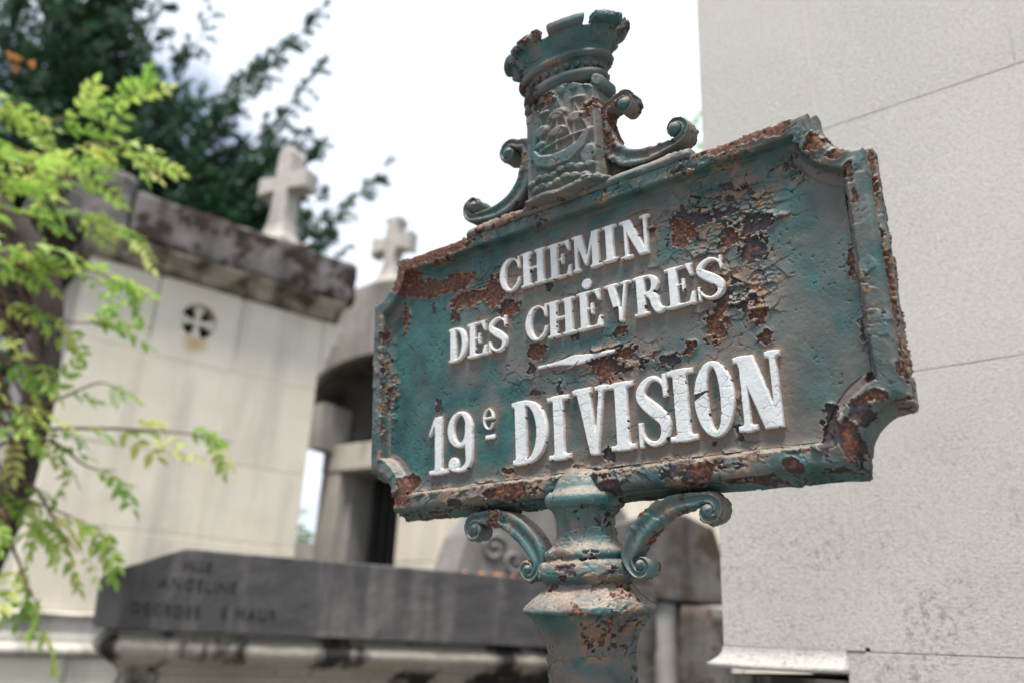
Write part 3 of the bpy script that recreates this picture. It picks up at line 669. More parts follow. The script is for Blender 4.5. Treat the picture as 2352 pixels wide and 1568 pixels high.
# --- scroll ribbons ---
def spiral(cx, cy, R, a_out, turns, w0, w1, ccw, n=40):
    """from the eye outwards, ending on radius R at angle a_out"""
    t = np.linspace(0, 1, n); s = 1 if ccw else -1
    ang = a_out - s * (1 - t) * turns * 2 * math.pi
    rr = (R - w1) * (.24 + .76 * t ** 1.15)
    return np.c_[cx + rr * np.cos(ang), cy + rr * np.sin(ang), w0 + (w1 - w0) * t]
def ribbon(name, path, z0, z1, seed, mt=None, groove=1.6, mirror=None, **kw):
    P = np.array(path); s = np.concatenate([[0], np.cumsum(np.hypot(*np.diff(P[:, :2], axis=0).T))])
    # smooth resample
    t = np.arange(0, s[-1], .75)
    x, y, w_ = (np.interp(t, s, P[:, i]) for i in range(3))
    k = np.ones(9) / 9
    sm_ = lambda a: np.convolve(np.pad(a, 4, mode='edge'), k, 'valid')
    x, y, w_ = sm_(x), sm_(y), sm_(w_)
    if mirror is not None: x = 2 * mirror - x
    tx, ty = np.gradient(x), np.gradient(y); l = np.hypot(tx, ty); nx, ny = -ty / l, tx / l
    zm, hz = (z0 + z1) / 2, (z1 - z0) / 2
    # section: (offset across, z) — front with two beads and a hollow, flat sides, plain back
    sec = [(-1, -.9), (-1, -.3), (-1, .4), (-.98, .78), (-.82, .97), (-.6, 1.0), (-.42, .9), (-.25, .72), (0, .66), (.25, .72), (.42, .9), (.6, 1.0), (.82, .97), (.98, .78), (1, .4), (1, -.3), (1, -.9), (.8, -1), (0, -1), (-.8, -1)]
    sec = np.array(sec); sec = np.vstack([sec, sec[:1]])
    q = np.concatenate([[0], np.cumsum(np.hypot(sec[:, 0].copy() * 0 + np.r_[0, np.diff(sec[:, 0])], np.r_[0, np.diff(sec[:, 1]) * 2])[1:])])
    u = np.linspace(0, q[-1], 46, endpoint=False); a = np.interp(u, q, sec[:, 0]); b = np.interp(u, q, sec[:, 1])
    zf = np.where(b > 0, zm + hz - (1 - b) * groove * 3.0, zm + b * hz)
    zf = np.where((b > 0) & (b < .6), zm + b / .6 * (hz - .4 * groove * 3.0), zf)
    W = w_[:, None]
    G = np.stack([x[:, None] + nx[:, None] * a * W, y[:, None] + ny[:, None] * a * W, np.broadcast_to(zf, (len(x), len(a)))], -1)
    # round off the two ends
    e = np.minimum(np.arange(len(x)), np.arange(len(x))[::-1]) * .75
    f = np.sqrt(np.clip(1 - (1 - np.clip(e / 2.5, 0, 1)) ** 2, .0004, 1))[:, None]
    ctr = np.stack([x, y, np.full_like(x, zm)], -1)[:, None, :]
    G = ctr + (G - ctr) * f[..., None]
    flip = (mirror is not None)
    return surf(name, G, seed, wv=True, mt=mt, flip=not flip, res=.8, small=.8, amp=.8, **kw)
def boss(name, cx, cy, z, r, hz, seed, mt=None, **kw):
    a = np.linspace(0, 2 * math.pi, 28, endpoint=False); t = np.linspace(.02, 1, 14)
    A, T = np.meshgrid(a, t, indexing='ij'); R = r * np.sin(T * math.pi / 2 * 1.25); Zz = z + hz * np.cos(T * math.pi / 2 * 1.25)
    P = np.stack([cx + R * np.cos(A), cy + R * np.sin(A), Zz], -1)
    return surf(name, P, seed, wu=True, mt=mt, res=.8, small=.7, amp=.5, flip=False, **kw)
MX = -1.0
def crest_scroll(sgn, seed):
    # right-hand geometry, mirrored about MX for the other side
    lowv = spiral(88, 126.5, 12.5, -math.pi * .52, 1.18, 1.6, 3.3, False, 46)[::1]
    # spiral() is eye->out; outer end at the bottom of the volute heading left
    mid = catmull([(72, 115.5), (60, 116.3), (48, 120.5), (38.5, 130), (33.5, 143), (32.0, 154), (35.5, 164)], 12, [4.8, 6.0, 6.8, 6.8, 6.0, 4.8, 4.0])
    upv = spiral(50.5, 160.5, 12.6, math.pi * .86, 1.12, 1.8, 3.4, True, 42)[::-1]
    path = np.vstack([lowv, mid, upv])
    mir = None if sgn > 0 else MX
    o = ribbon('crest_scroll', path, -17, -1.5, seed, mirror=mir, base_loose=.48, base_bare=.13, rustk=.6, dustadd=.15)
    f = (lambda x: x) if sgn > 0 else (lambda x: 2 * MX - x)
    for bx, by, r in ((87.6, 126.8, 5.2), (50.8, 160.3, 5.4)):
        c = boss('volute_eye', f(bx), by, -5, r, 6.2, seed + 3, base_loose=.3)
        c.parent = o; c.location = (0, 0, 0)
crest_scroll(1, 1400); crest_scroll(-1, 1450)
def bracket(sgn, seed):
    lowc = spiral(43, -149, 9.6, -math.pi * .84, 1.15, 1.4, 2.7, False, 40)
    mid = catmull([(33.5, -146), (35.5, -140), (41, -132), (49, -124), (59, -117.5), (70, -114)], 12, [4.2, 6.0, 6.6, 6.6, 6.2, 5.4])
    upv = spiral(90, -120.5, 12.2, math.pi * .62, 1.2, 1.6, 3.6, True, 46)[::-1]
    path = np.vstack([lowc, mid, upv]); path[:, 0] += PX
    mir = None if sgn > 0 else PX
    o = ribbon('bracket', path, -17.5, -3.0, seed, mt=M_PAINT2, mirror=mir, base_loose=.42, base_bare=.08, rustk=.5)
    f = (lambda x: x + PX) if sgn > 0 else (lambda x: PX - x)
    for bx, by, r in ((90, -120.3, 4.6), (43, -148.8, 3.6)):
        c = boss('volute_eye', f(bx), by, -6.5, r, 5.4, seed + 3, mt=M_PAINT2, base_loose=.2)
        c.parent = o; c.location = (0, 0, 0)
bracket(1, 1500); bracket(-1, 1550)

# --- crest shield with the worn ship in relief ---
def shield_field(X, Y):
    top = 192 - .02 * (X - 1.5) ** 2 * .6
    hw = 31.0 + (190 - Y) * .03
    d = np.maximum(np.abs(X - .6) - hw, np.maximum(Y - top, 103.5 - Y))
    d = np.minimum(d, brush(X, Y, [(-34, 104.5), (-26, 107.5), (-12, 106.5), (2, 104), (14, 106), (25, 109), (35, 107.5)], [3.2] * 7))
    d = np.minimum(d, ell(X, Y, 32.6, 186, 4.2, 6)); d = np.minimum(d, ell(X, Y, -31.4, 186, 4.2, 6))
    return d + .8 * (fbm(X / 6, Y / 6, 44) - .5)
def shield_h(X, Y, d):
    c = (X - .6) / 34.; z = -.5 + 8.5 * np.clip(1 - c * c, 0, 1)
    z = z + 2.4 * np.exp(-((np.abs(X - .6) - 30.0) / 2.4) ** 2) * (Y > 106)
    rel = np.zeros_like(X)
    def add(f, hgt, soft=1.2):
        nonlocal rel
        rel = np.maximum(rel, hgt * sstep(soft, -soft, f))
    add(brush(X, Y, [(-21, 143), (-16, 135), (-4, 130), (10, 130), (20, 136), (26, 146)], [3, 4.6, 5.6, 5.6, 4.4, 2.6]), 3.2, 1.6)
    add(brush(X, Y, [(-25, 141), (28, 147)], [1.2, 1.2]), 2.4)
    for a, b in (((-14, 138), (-13, 170)), ((1, 136), (4, 180)), ((15, 138), (17, 172)), ((-14, 168), (-22, 146)), ((4, 178), (-9, 144)), ((4, 178), (13, 146)), ((17, 171), (25, 149))):
        add(brush(X, Y, [a, b], [1.1, .9]), 2.0, .9)
    for ex, ey, a, b in ((-13, 158, 6.5, 4.6), (3, 166, 7.5, 4.6), (3, 152, 8, 4.2), (17, 159, 6, 4.4), (-15, 148, 5, 2.8), (-2, 180, 4, 2), (19, 174, 4.6, 1.8), (-10, 172, 4.6, 1.8)):
        add(ell(X, Y, ex, ey, a, b), 2.8, 1.6)
    for k in range(15):
        xx = -25 + (k % 8) * 7.2 + (k // 8) * 3.4; yy = 121 - (k // 8) * 7 + 1.5 * math.sin(k * 1.7)
        add(ell(X, Y, xx, yy, 3.9, 2.7), 2.6, 1.5)
    for k in range(6): add(ell(X, Y, -22 + k * 9.6, 184.5, 2.6, 3.4), 1.9, 1.2)
    add(ell(X, Y, 25, 128, 6.5, 8), 2.2, 2)
    z = z + rel
    lipd = brush(X, Y, [(-34, 104.5), (-26, 107.5), (-12, 106.5), (2, 104), (14, 106), (25, 109), (35, 107.5)], [2.4] * 7)
    z = z + 4.4 * sstep(1.6, -1.6, lipd) + .0
    z = z - 2.6 * (1 - sstep(0, 2.2, d))
    U, V = X, Y
    q = fbm(U / 18, V / 18, 950, 3); b = .05 + 1.6 * (q - .5); b = np.maximum(b, 1.2 * np.exp(-((X + 12) / 13) ** 2 - ((Y - 183) / 7) ** 2))
    h, c0, c1, c2, c3 = weather(U, V, X, Y, 960, bare=b, rust=b * 0 + .35 * fbm(U / 15, V / 15, 5) * 1.5, loose=np.clip(.26 + .9 * (fbm(U / 20, V / 20, 7) - .5), 0, 1), res=.5)
    grime = sstep(1.5, .2, rel) * .25
    return z + h - .6, np.stack([c0, c1 * (c0 > .5), np.clip(c2 + .15, 0, 1), np.clip(c3 + grime * .5, 0, 1)], -1)
plate('crest_shield', shield_field, -40, 98, 46, 196, .5, shield_h, -18.5, M_PAINT, 1)
# web plates between the scrolls and the shield
def web(sgn, seed):
    pts = [(30, 104), (66, 104), (60, 114), (48, 119), (38, 130), (34, 144), (33, 158), (36, 168), (30, 176)]
    if sgn < 0: pts = [(2 * MX - x, y) for x, y in pts]
    f = lambda X, Y: poly(X, Y, pts)
    def h(X, Y, d):
        hh, c0, c1, c2, c3 = weather(X, Y, X, Y, seed, bare=X * 0 + .1, rust=X * 0 + .4, loose=X * 0 + .35, res=.8)
        return -11 + hh, np.stack([c0, c1, c2, c3], -1)
    xs = [p[0] for p in pts]
    plate('crest_web', f, min(xs), 104, max(xs), 176, .8, h, -16.5, M_PAINT, seed)
web(1, 1600); web(-1, 1650)
# rail under the crest, lying along the top of the frame
def rail():
    xs = np.arange(-96, 100, .8)
    sec = catmull([(101.5, -17.5), (107.2, -17), (108.6, -15), (108.8, -9), (108.6, -3.5), (107.4, -.6), (105.2, 1.4), (103.2, 2.2), (101.4, 1.2), (100.6, -.2)], 8)
    q = np.concatenate([[0], np.cumsum(np.hypot(*np.diff(sec, axis=0).T))]); t = np.arange(0, q[-1], .8); y = np.interp(t, q, sec[:, 0]); z = np.interp(t, q, sec[:, 1])
    X, Yv = np.meshgrid(xs, y, indexing='ij'); _, Zv = np.meshgrid(xs, z, indexing='ij')
    e = np.minimum(xs + 96, 100 - xs); f = np.sqrt(np.clip(1 - (1 - np.clip(e / 5, 0, 1)) ** 2, .0004, 1))[:, None]
    Yv = 101 + (Yv - 101) * f; Zv = -9 + (Zv + 9) * (.3 + .7 * f)
    surf('crest_rail', np.stack([X, Yv, Zv], -1), 1700, base_loose=.35, base_bare=.05, rustk=.5, dustadd=.1, flip=True)
rail()

# --- mural crown ---
CX, CZ, KZ = -.8, -9., .55
lathe('crown', [(24, 188.5), (31, 189.5), (35.2, 192), (37.0, 195), (35.8, 197.8), (33.2, 199), (32.6, 201), (33.2, 204), (35.2, 206), (38.6, 206.8), (40.8, 209), (40.4, 211.4), (38.2, 212.6), (38.0, 214), (39.8, 217.5), (42.0, 220.8), (44.8, 225), (46.2, 228.2), (45.0, 229.2), (40.8, 228.6), (38.6, 226), (35, 217), (10, 210), (1, 209.5)], 1800, n=300, step=.7, cx=CX, cz=CZ, kz=KZ, base_loose=.30, base_bare=.36, rustk=.30, amp=1.0)
def merlon(a0, seed):
    hw = math.radians(18.8)
    s = np.linspace(-1, 1, 36); prof_ = catmull([(40.0, 217), (42.0, 219.5), (44.4, 223), (47.4, 226.8), (51.8, 228.2), (54.8, 230.8), (54.4, 235.0), (50.2, 237.0), (45.8, 236.4), (42.8, 233), (41.0, 226), (39.6, 219)], 6)
    P = np.zeros((len(s), len(prof_), 3))
    for i, si in enumerate(s):
        e = math.sqrt(max(0, 1 - max(0, (abs(si) - .80) / .20) ** 2))
        ctr_ = 38.5 + (prof_[:, 1] - 214) * .30
        rr = ctr_ + (prof_[:, 0] - ctr_) * (.15 + .85 * e); yy = 224 + (prof_[:, 1] - 224) * (.80 + .20 * e)
        a = a0 + si * hw * (1 + .06 * (prof_[:, 1] - 230) / 10)
        P[i] = np.c_[CX + rr * np.cos(a), yy - .5 * 0, CZ + KZ * rr * np.sin(a)]
    o = surf('merlon', P, seed, base_loose=.3, base_bare=.30, rustk=.35, res=.8, small=.7, amp=1.1, flip=False)
    return o
crown = bpy.data.objects['crown']
for k in range(8):
    mo = merlon(math.radians(22.5 + 45 * k), 1900 + k * 5)
    mo.parent = crown; mo.location = (0, 0, 0)
for k in range(24):
    a = math.radians(7.5 + 15 * k); c = boss('crown_stud', 0, 0, 0, 2.6, 2.2, 2000 + k, base_loose=.2)
    c.parent = crown; n_ = Vector((math.cos(a), 0, math.sin(a) / KZ)).normalized()
    c.rotation_euler = n_.to_track_quat('Z', 'Y').to_euler(); c.location = Vector((CX + 33.4 * math.cos(a), 202.6, CZ + KZ * 33.4 * math.sin(a))) / 1000.

# ------------------------------------------------------------------ stone building kit: local frame x along the face, y into the building, z up
def frame_obj(name, origin, d, label, cat, group=None):
    o = empty(name, (origin[0], origin[1], 0), (0, 0, math.atan2(d[1], d[0])), label, cat, group); return o
def block_mesh(x0, x1, y0, y1, z0, z1, bev=.006, mt=None, name='stone_block', rough=0., seg=1, seed=0):
    """box with chamfered front edges"""
    b = bev
    V = [(x0 + b, y0, z0 + b), (x1 - b, y0, z0 + b), (x1 - b, y0, z1 - b), (x0 + b, y0, z1 - b),
         (x0, y0 + b, z0), (x1, y0 + b, z0), (x1, y0 + b, z1), (x0, y0 + b, z1), (x0, y1, z0), (x1, y1, z0), (x1, y1, z1), (x0, y1, z1)]
    F = [(0, 1, 2, 3), (4, 5, 1, 0), (5, 6, 2, 1), (6, 7, 3, 2), (7, 4, 0, 3), (8, 9, 5, 4), (9, 10, 6, 5), (10, 11, 7, 6), (11, 8, 4, 7), (9, 8, 11, 10)]
    return np.array(V, float), np.array(F)
def block(parent, name, x0, x1, y0, y1, z0, z1, mt, bev=.006):
    V, F = block_mesh(x0, x1, y0, y1, z0, z1, bev)
    return mesh_np(name, V, F, mt, parent, smooth=False)
def moulding(parent, name, prof, x0, x1, mt, nx=40, rough=.004, seed=1, x0b=None):
    """profile (y, z) swept along x, slightly worn; ends closed"""
    q = catmull(prof, 5); xs = np.linspace(x0, x1, nx); n = len(q)
    X, I = np.meshgrid(xs, np.arange(n), indexing='ij'); Yv, Zv = q[I, 0], q[I, 1]
    k = rough * 2 * (fbm(X * 9, Zv * 14 + seed, seed, 4) - .5)
    Yv = Yv + k; Zv = Zv + rough * (fbm(X * 7 + 5, Yv * 9, seed + 2, 3) - .5)
    V = np.stack([X, Yv, Zv], -1).reshape(-1, 3); F = grid_faces(nx, n)
    V = np.vstack([V, [[x0, q[:, 0].max() , q[:, 1].mean()]], [[x1, q[:, 0].max(), q[:, 1].mean()]]]); a = nx * n
    caps = [(i, i + 1, a, a) for i in range(n - 1)] + [((nx - 1) * n + i + 1, (nx - 1) * n + i, a + 1, a + 1) for i in range(n - 1)]
    me = bpy.data.meshes.new(name)
    me.from_pydata([tuple(v) for v in V], [], [tuple(f) for f in F] + [c[:3] for c in caps]); me.materials.append(mt); me.update()
    me.polygons.foreach_set('use_smooth', [len(p_.vertices) == 4 for p_ in me.polygons])
    return link(bpy.data.objects.new(name, me), parent)
def rough_block(parent, name, x0, x1, y0, y1, z0, z1, mt, amp=.012, fr=6., seed=3, step=.05):
    """closed box with uneven, worn faces"""
    cx, cy, cz = (x0 + x1) / 2, (y0 + y1) / 2, (z0 + z1) / 2; V = []; F = []
    def face(o, a, b, na, nb):
        base_ = len(V); o, a, b = map(np.array, (o, a, b))
        for i in range(na + 1):
            for j in range(nb + 1): V.append(o + a * i / na + b * j / nb)
        for i in range(na):
            for j in range(nb): F.append((base_ + i * (nb + 1) + j, base_ + (i + 1) * (nb + 1) + j, base_ + (i + 1) * (nb + 1) + j + 1, base_ + i * (nb + 1) + j + 1))
    dx, dy, dz = x1 - x0, y1 - y0, z1 - z0; nx, ny, nz = (max(2, int(t / step)) for t in (dx, dy, dz))
    face((x0, y0, z0), (dx, 0, 0), (0, 0, dz), nx, nz); face((x1, y0, z0), (0, dy, 0), (0, 0, dz), ny, nz)
    face((x1, y1, z0), (-dx, 0, 0), (0, 0, dz), nx, nz); face((x0, y1, z0), (0, -dy, 0), (0, 0, dz), ny, nz)
    face((x0, y0, z1), (dx, 0, 0), (0, dy, 0), nx, ny); face((x0, y1, z0), (dx, 0, 0), (0, -dy, 0), nx, ny)
    V = np.array(V); key = np.round(V * 1e5).astype(np.int64)
    uq, inv = np.unique(key, axis=0, return_inverse=True); inv = inv.ravel(); V2 = np.zeros((len(uq), 3)); V2[inv] = V
    F = inv[np.array(F)]
    nrm = V2 - [cx, cy, cz]; nrm = np.sign(nrm) * (np.abs(nrm) > np.array([dx, dy, dz]) / 2 - 1e-4)
    k = (fbm(V2[:, 0] * fr + V2[:, 1] * fr * .7, V2[:, 2] * fr + V2[:, 1] * fr * .6, seed, 5) - .5) * 2 * amp
    cnt = np.abs(nrm).sum(1); V2 = V2 + nrm * k[:, None] - nrm * (.5 * amp * np.clip(cnt - 1, 0, 2))[:, None]
    return mesh_np(name, V2, F, mt, parent, smooth=True)
def courses(parent, zs, x0, x1, y0, y1, mt, cuts, gap=.005, skip=()):
    for i in range(len(zs) - 1):
        c = cuts[i % len(cuts)]; xs = [x0] + [t for t in c if x0 + .08 < t < x1 - .08] + [x1]
        for j in range(len(xs) - 1):
            if (i, j) in skip: continue
            dy = random.uniform(-.0015, .0015)
            block(parent, 'stone_block', xs[j] + gap / 2, xs[j + 1] - gap / 2, y0 + dy, y1, zs[i] + gap / 2, zs[i + 1] - gap / 2, mt)

# ------------------------------------------------------------------ chapel on the left
c1 = frame_obj('chapel', (-1.533, 6.317), (.7859, .6183), 'pale limestone chapel with mossy coping and a round cross-shaped vent', 'chapel')
zs = [0, .45, .9, 1.36]
courses(c1, zs, -1.82, .04, -.05, .22, M_LIME, [(-1.2, -.5), (-.9, -.2), (-1.4, -.7)])
moulding(c1, 'plinth_moulding', [(0, 1.36), (-.075, 1.362), (-.10, 1.38), (-.095, 1.41), (-.065, 1.43), (-.06, 1.47), (-.045, 1.50), (-.04, 1.575), (-.07, 1.585), (-.072, 1.605), (0, 1.618)], -1.90, .05, M_LIME2, 60)
zs = [1.62, 2.14, 2.68, 3.35, 3.945]
courses(c1, zs, -1.78, 0, 0, .22, M_LIME, [(-1.15, -.42), (-.72,), (-1.3, -.74), (-1.30, -.68)], skip=((3, 1),))
block(c1, 'mortar_bed', -1.775, -.005, .0035, .2, 1.6, 3.46, M_MORTAR, .001)
# the block with the round vent cut through it
M_VENT = M_LIME.copy(); M_VENT.name = 'limestone_with_rust_run'
_t = M_VENT.node_tree; _b = NB(_t); _p = _t.nodes['Principled BSDF']; _c = _p.inputs['Base Color'].links[0].from_socket
_tc = _b.n('ShaderNodeTexCoord'); _mp = _b.n('ShaderNodeMapping'); _mp.inputs['Location'].default_value = (.985 * 6.5, 0, -3.50 * 7.5); _mp.inputs['Scale'].default_value = (6.5, 0, 7.5); _b.l(_tc.outputs['Object'], _mp.inputs[0])
_ln = _b.n('ShaderNodeVectorMath', operation='LENGTH'); _b.l(_mp.outputs[0], _ln.inputs[0])
_m = _b.ramp(_b.math('ADD', _ln.outputs['Value'], _b.math('MULTIPLY', _b.noise(_tc.outputs['Object'], 9), .6)), [(.55, .75), (1.25, 0.)])
_b.l(_b.mix(_m, _c, (.42, .27, .12)), _p.inputs['Base Color'])
def vent_block():
    x0, x1, z0, z1 = -1.2975, -.6825, 3.3525, 3.9425; cx, cz, r = -.985, 3.672, .132; n = 64; V = []; F = []
    for k in range(n):
        a = 2 * math.pi * k / n; ca, sa = math.cos(a), math.sin(a)
        t = min(((x1 - cx) / ca if ca > 1e-6 else (x0 - cx) / ca if ca < -1e-6 else 9), ((z1 - cz) / sa if sa > 1e-6 else (z0 - cz) / sa if sa < -1e-6 else 9))
        V += [(cx + ca * t, 0, cz + sa * t), (cx + ca * r, 0, cz + sa * r), (cx + ca * r * .96, .16, cz + sa * r * .96)]
    for k in range(n):
        j = (k + 1) % n; F += [(3 * k, 3 * k + 1, 3 * j + 1, 3 * j), (3 * k + 1, 3 * k + 2, 3 * j + 2, 3 * j + 1)]
    o = mesh_np('stone_block', np.array(V), np.array(F)[:, ::-1], M_VENT, c1, smooth=False)
    # cross pattee that fills the opening, leaving four dark petals
    V = []; F = []
    for k in range(4):
        a = math.pi / 2 * k; b0 = len(V); ring = []
        for s_ in (-1, 1):
            ring.append((s_, .018, .016)); ring.append((s_, .06, .019)); ring.append((s_, .10, .036)); ring.append((s_, .134, .066))
        pts = [(.0, 0)] + [(r_, -w_) for (s_, r_, w_) in ring if s_ < 0] + [(r_, w_) for (s_, r_, w_) in reversed(ring) if s_ > 0]
        m_ = len(pts)
        for yy in (.035, .085):
            for (r_, w_) in pts: V.append((cx + r_ * math.cos(a) - w_ * math.sin(a), yy + .0003 * k, cz + r_ * math.sin(a) + w_ * math.cos(a)))
        F.append(tuple(b0 + i for i in range(m_)))
        for i in range(m_): F.append((b0 + i, b0 + (i + 1) % m_, b0 + m_ + (i + 1) % m_, b0 + m_ + i))
    me = bpy.data.meshes.new('vent_cross'); me.from_pydata(V, [], F); me.materials.append(M_LIME); link(bpy.data.objects.new('vent_cross', me), c1)
vent_block()
block(c1, 'interior', -1.6, -.05, .24, .5, 1.6, 4.3, M_BLACK, .001)
block(c1, 'side_wall', -.23, -.012, .222, 2.6, 1.62, 3.95, M_LIME2, .004)
block(c1, 'side_wall', -1.77, -1.56, .222, 2.6, 1.62, 3.95, M_LIME2, .004)
block(c1, 'rear_wall', -1.556, -.234, 2.36, 2.6, 1.62, 3.95, M_LIME2, .004)
block(c1, 'footing', -1.8, .02, .224, 2.62, 0, 1.618, M_LIME2, .004)
moulding(c1, 'cornice', [(.3, 3.946), (-.012, 3.95), (-.022, 3.968), (-.05, 3.975), (-.056, 3.99), (-.075, 4.01), (-.11, 4.03), (-.125, 4.045), (-.14, 4.05), (-.142, 4.075), (.3, 4.08)], -1.86, .10, M_CORN, 80, .008)
rough_block(c1, 'coping', -1.62, .165, -.16, 2.7, 4.08, 4.46, M_ROOF, .018, 7, 5, .04)
rough_block(c1, 'coping', -2.18, -1.625, -.18, 2.7, 4.06, 4.54, M_ROOF, .02, 7, 8, .04)
# console under the right end of the cornice
pr = [(.002, 3.944), (.165, 3.944), (.17, 3.90), (.135, 3.86), (.13, 3.80), (.085, 3.755), (.078, 3.68), (.04, 3.62), (.035, 3.55), (.002, 3.50)]
V = [(x, y, z) for y in (.0, .19) for x, z in pr]; n = len(pr)
me = bpy.data.meshes.new('console'); me.from_pydata(V, [], [tuple(range(n)), tuple(range(2 * n - 1, n - 1, -1))] + [(i, (i + 1) % n, n + (i + 1) % n, n + i) for i in range(n)]); me.materials.append(M_LIME)
link(bpy.data.objects.new('console', me), c1)

def stone_cross(loc, d, label, H, span, thick, kind):
    o = empty('stone_cross', loc, (0, 0, math.atan2(d[1], d[0])), label, 'cross')
    def pris(name, pts, y0, y1, mt=M_CROSS, bev=.012):
        n = len(pts); c = np.mean(pts, 0); P = np.array(pts, float); In = P + (c - P) / np.linalg.norm(c - P, axis=1)[:, None] * bev
        V = [(x, y0, z) for x, z in In] + [(x, y0 + bev, z) for x, z in P] + [(x, y1 - bev, z) for x, z in P] + [(x, y1, z) for x, z in In]
        F = [tuple(range(n)), tuple(range(4 * n - 1, 3 * n - 1, -1))]
        for r_ in range(3): F += [(r_ * n + i, r_ * n + (i + 1) % n, (r_ + 1) * n + (i + 1) % n, (r_ + 1) * n + i) for i in range(n)]
        me = bpy.data.meshes.new(name); me.from_pydata(V, [], F); me.materials.append(mt); me.update(); return link(bpy.data.objects.new(name, me), o)
    t = thick; az = H * .66; w_ = t * .5; hs = span / 2
    if kind == 0:
        s = [(-w_ * 1.05, .2), (w_ * 1.05, .2), (w_ * .85, az - t * .6), (w_ * 1.0, az - t * .45), (hs, az - t * .52), (hs, az + t * .52), (w_, az + t * .45), (w_ * .9, H - t * .4), (w_ * .5, H), (-w_ * .5, H), (-w_ * .9, H - t * .4), (-w_, az + t * .45), (-hs, az + t * .52), (-hs, az - t * .52), (-w_, az - t * .45), (-w_ * .85, az - t * .6)]
    else:
        s = [(-w_ * .9, .2), (w_ * .9, .2), (w_ * .75, az - t), (w_ * 1.1, az - t * .45), (hs - t * .4, az - t * .55), (hs, az - t * .75), (hs, az + t * .75), (hs - t * .4, az + t * .5), (w_ * 1.1, az + t * .45), (w_ * .8, H - t * .6), (w_ * 1.3, H - t * .25), (w_ * 1.2, H), (-w_ * 1.2, H), (-w_ * 1.3, H - t * .25), (-w_ * .8, H - t * .6), (-w_ * 1.1, az + t * .45), (-hs + t * .4, az + t * .5), (-hs, az + t * .75), (-hs, az - t * .75), (-hs + t * .4, az - t * .55), (-w_ * 1.1, az - t * .45), (-w_ * .75, az - t)]
    pris('cross_arms', s, -t * .55, t * .55)
    # stepped pedestal
    V = []; F = []
    q = catmull([(t * 1.25, 0), (t * 1.22, .05), (t * 1.02, .07), (t * .98, .10), (t * .72, .15), (t * .6, .20), (t * .53, .24)], 4); n = 4
    for r_, z in q:
        for k in range(4):
            a = math.pi / 4 + math.pi / 2 * k; V.append((r_ * 1.35 * math.cos(a), r_ * 1.35 * math.sin(a), z * 1.45))
    for i in range(len(q) - 1):
        for k in range(4): F.append((i * 4 + k, i * 4 + (k + 1) % 4, (i + 1) * 4 + (k + 1) % 4, (i + 1) * 4 + k))
    F.append(tuple(len(V) - 4 + k for k in range(4)))
    me = bpy.data.meshes.new('pedestal'); me.from_pydata(V, [], F); me.materials.append(M_CROSS); me.update(); link(bpy.data.objects.new('pedestal', me), o)
    return o
D2 = (-.8235, .5673)
def at1(s, y, z): return (-1.533 + .7859 * s - .6183 * y, 6.317 + .6183 * s + .7859 * y, z)
stone_cross(at1(-.345, .35, 4.50), (-.90, .43), 'worn stone cross standing on the mossy coping of the left chapel', 1.08, .52, .165, 0)

# ------------------------------------------------------------------ chapel with the arched front
c2 = frame_obj('chapel', (-1.712, 7.815), (.8235, -.5673), 'grey chapel with a dark arched front behind the sign', 'chapel')
# local x = -s (positive to the right), y into the building
CXc, AW, AR, ASP = .58, .80, .40, 3.62
courses(c2, [0, .5, 1.05, 1.6, 2.15, 2.98], -.05, .20, 0, .5, M_LIME2, [()])
courses(c2, [0, .5, 1.05, 1.6, 2.15, 2.98], .96, 1.75, 0, .5, M_LIME, [(1.24,), (1.4,), (1.24,)])
block(c2, 'lintel', -.05, 1.22, -.012, .5, 2.985, 3.24, M_LIME2, .012)
block(c2, 'door_reveal', .202, .26, .12, .5, 0, 2.98, M_GREYST, .004)
block(c2, 'door', .262, .958, .40, .44, 0, 2.98, M_BLACK, .004)
for k in range(6):
    block(c2, 'door_bar', .31 + .115 * k, .322 + .115 * k, .385, .398, .3, 2.9, M_DARKST, .002)
block(c2, 'tympanum', -.18, 1.34, .16, .3, 3.245, 4.06, M_DARKST, .01)
def arch_ring(name, r_in, r_out_x, top_fn, y0, y1, mt, n=48):
    V = []; F = []
    for i in range(n + 1):
        a = math.pi * i / n; xi = CXc - r_in[0] * math.cos(a); zi = ASP + r_in[1] * math.sin(a)
        xo = CXc - r_out_x * math.cos(a); zo = top_fn(xo)
        for y in (y0, y1): V += [(xi, y, zi), (xo, y, zo)]
    for i in range(n):
        a = 4 * i; b_ = a + 4
        F += [(a, b_, b_ + 1, a + 1), (a + 2, a + 3, b_ + 3, b_ + 2), (a, a + 2, b_ + 2, b_), (a + 1, b_ + 1, b_ + 3, a + 3)]
    F += [(0, 1, 3, 2), (4 * n, 4 * n + 2, 4 * n + 3, 4 * n + 1)]
    return mesh_np(name, np.array(V), np.array(F), mt, c2, smooth=False)
arch_ring('arch', (AW, AR), .90, lambda x: 4.46 + .28 * (1 - ((x - CXc) / .92) ** 2), -.22, 1.6, M_GABLE)
arch_ring('arch_moulding', (AW - .06, AR - .045), AW - .002, lambda x: ASP + (AR - .002) * math.sqrt(max(0, 1 - ((x - CXc) / (AW - .002)) ** 2)), -.12, .16, M_DARKST)
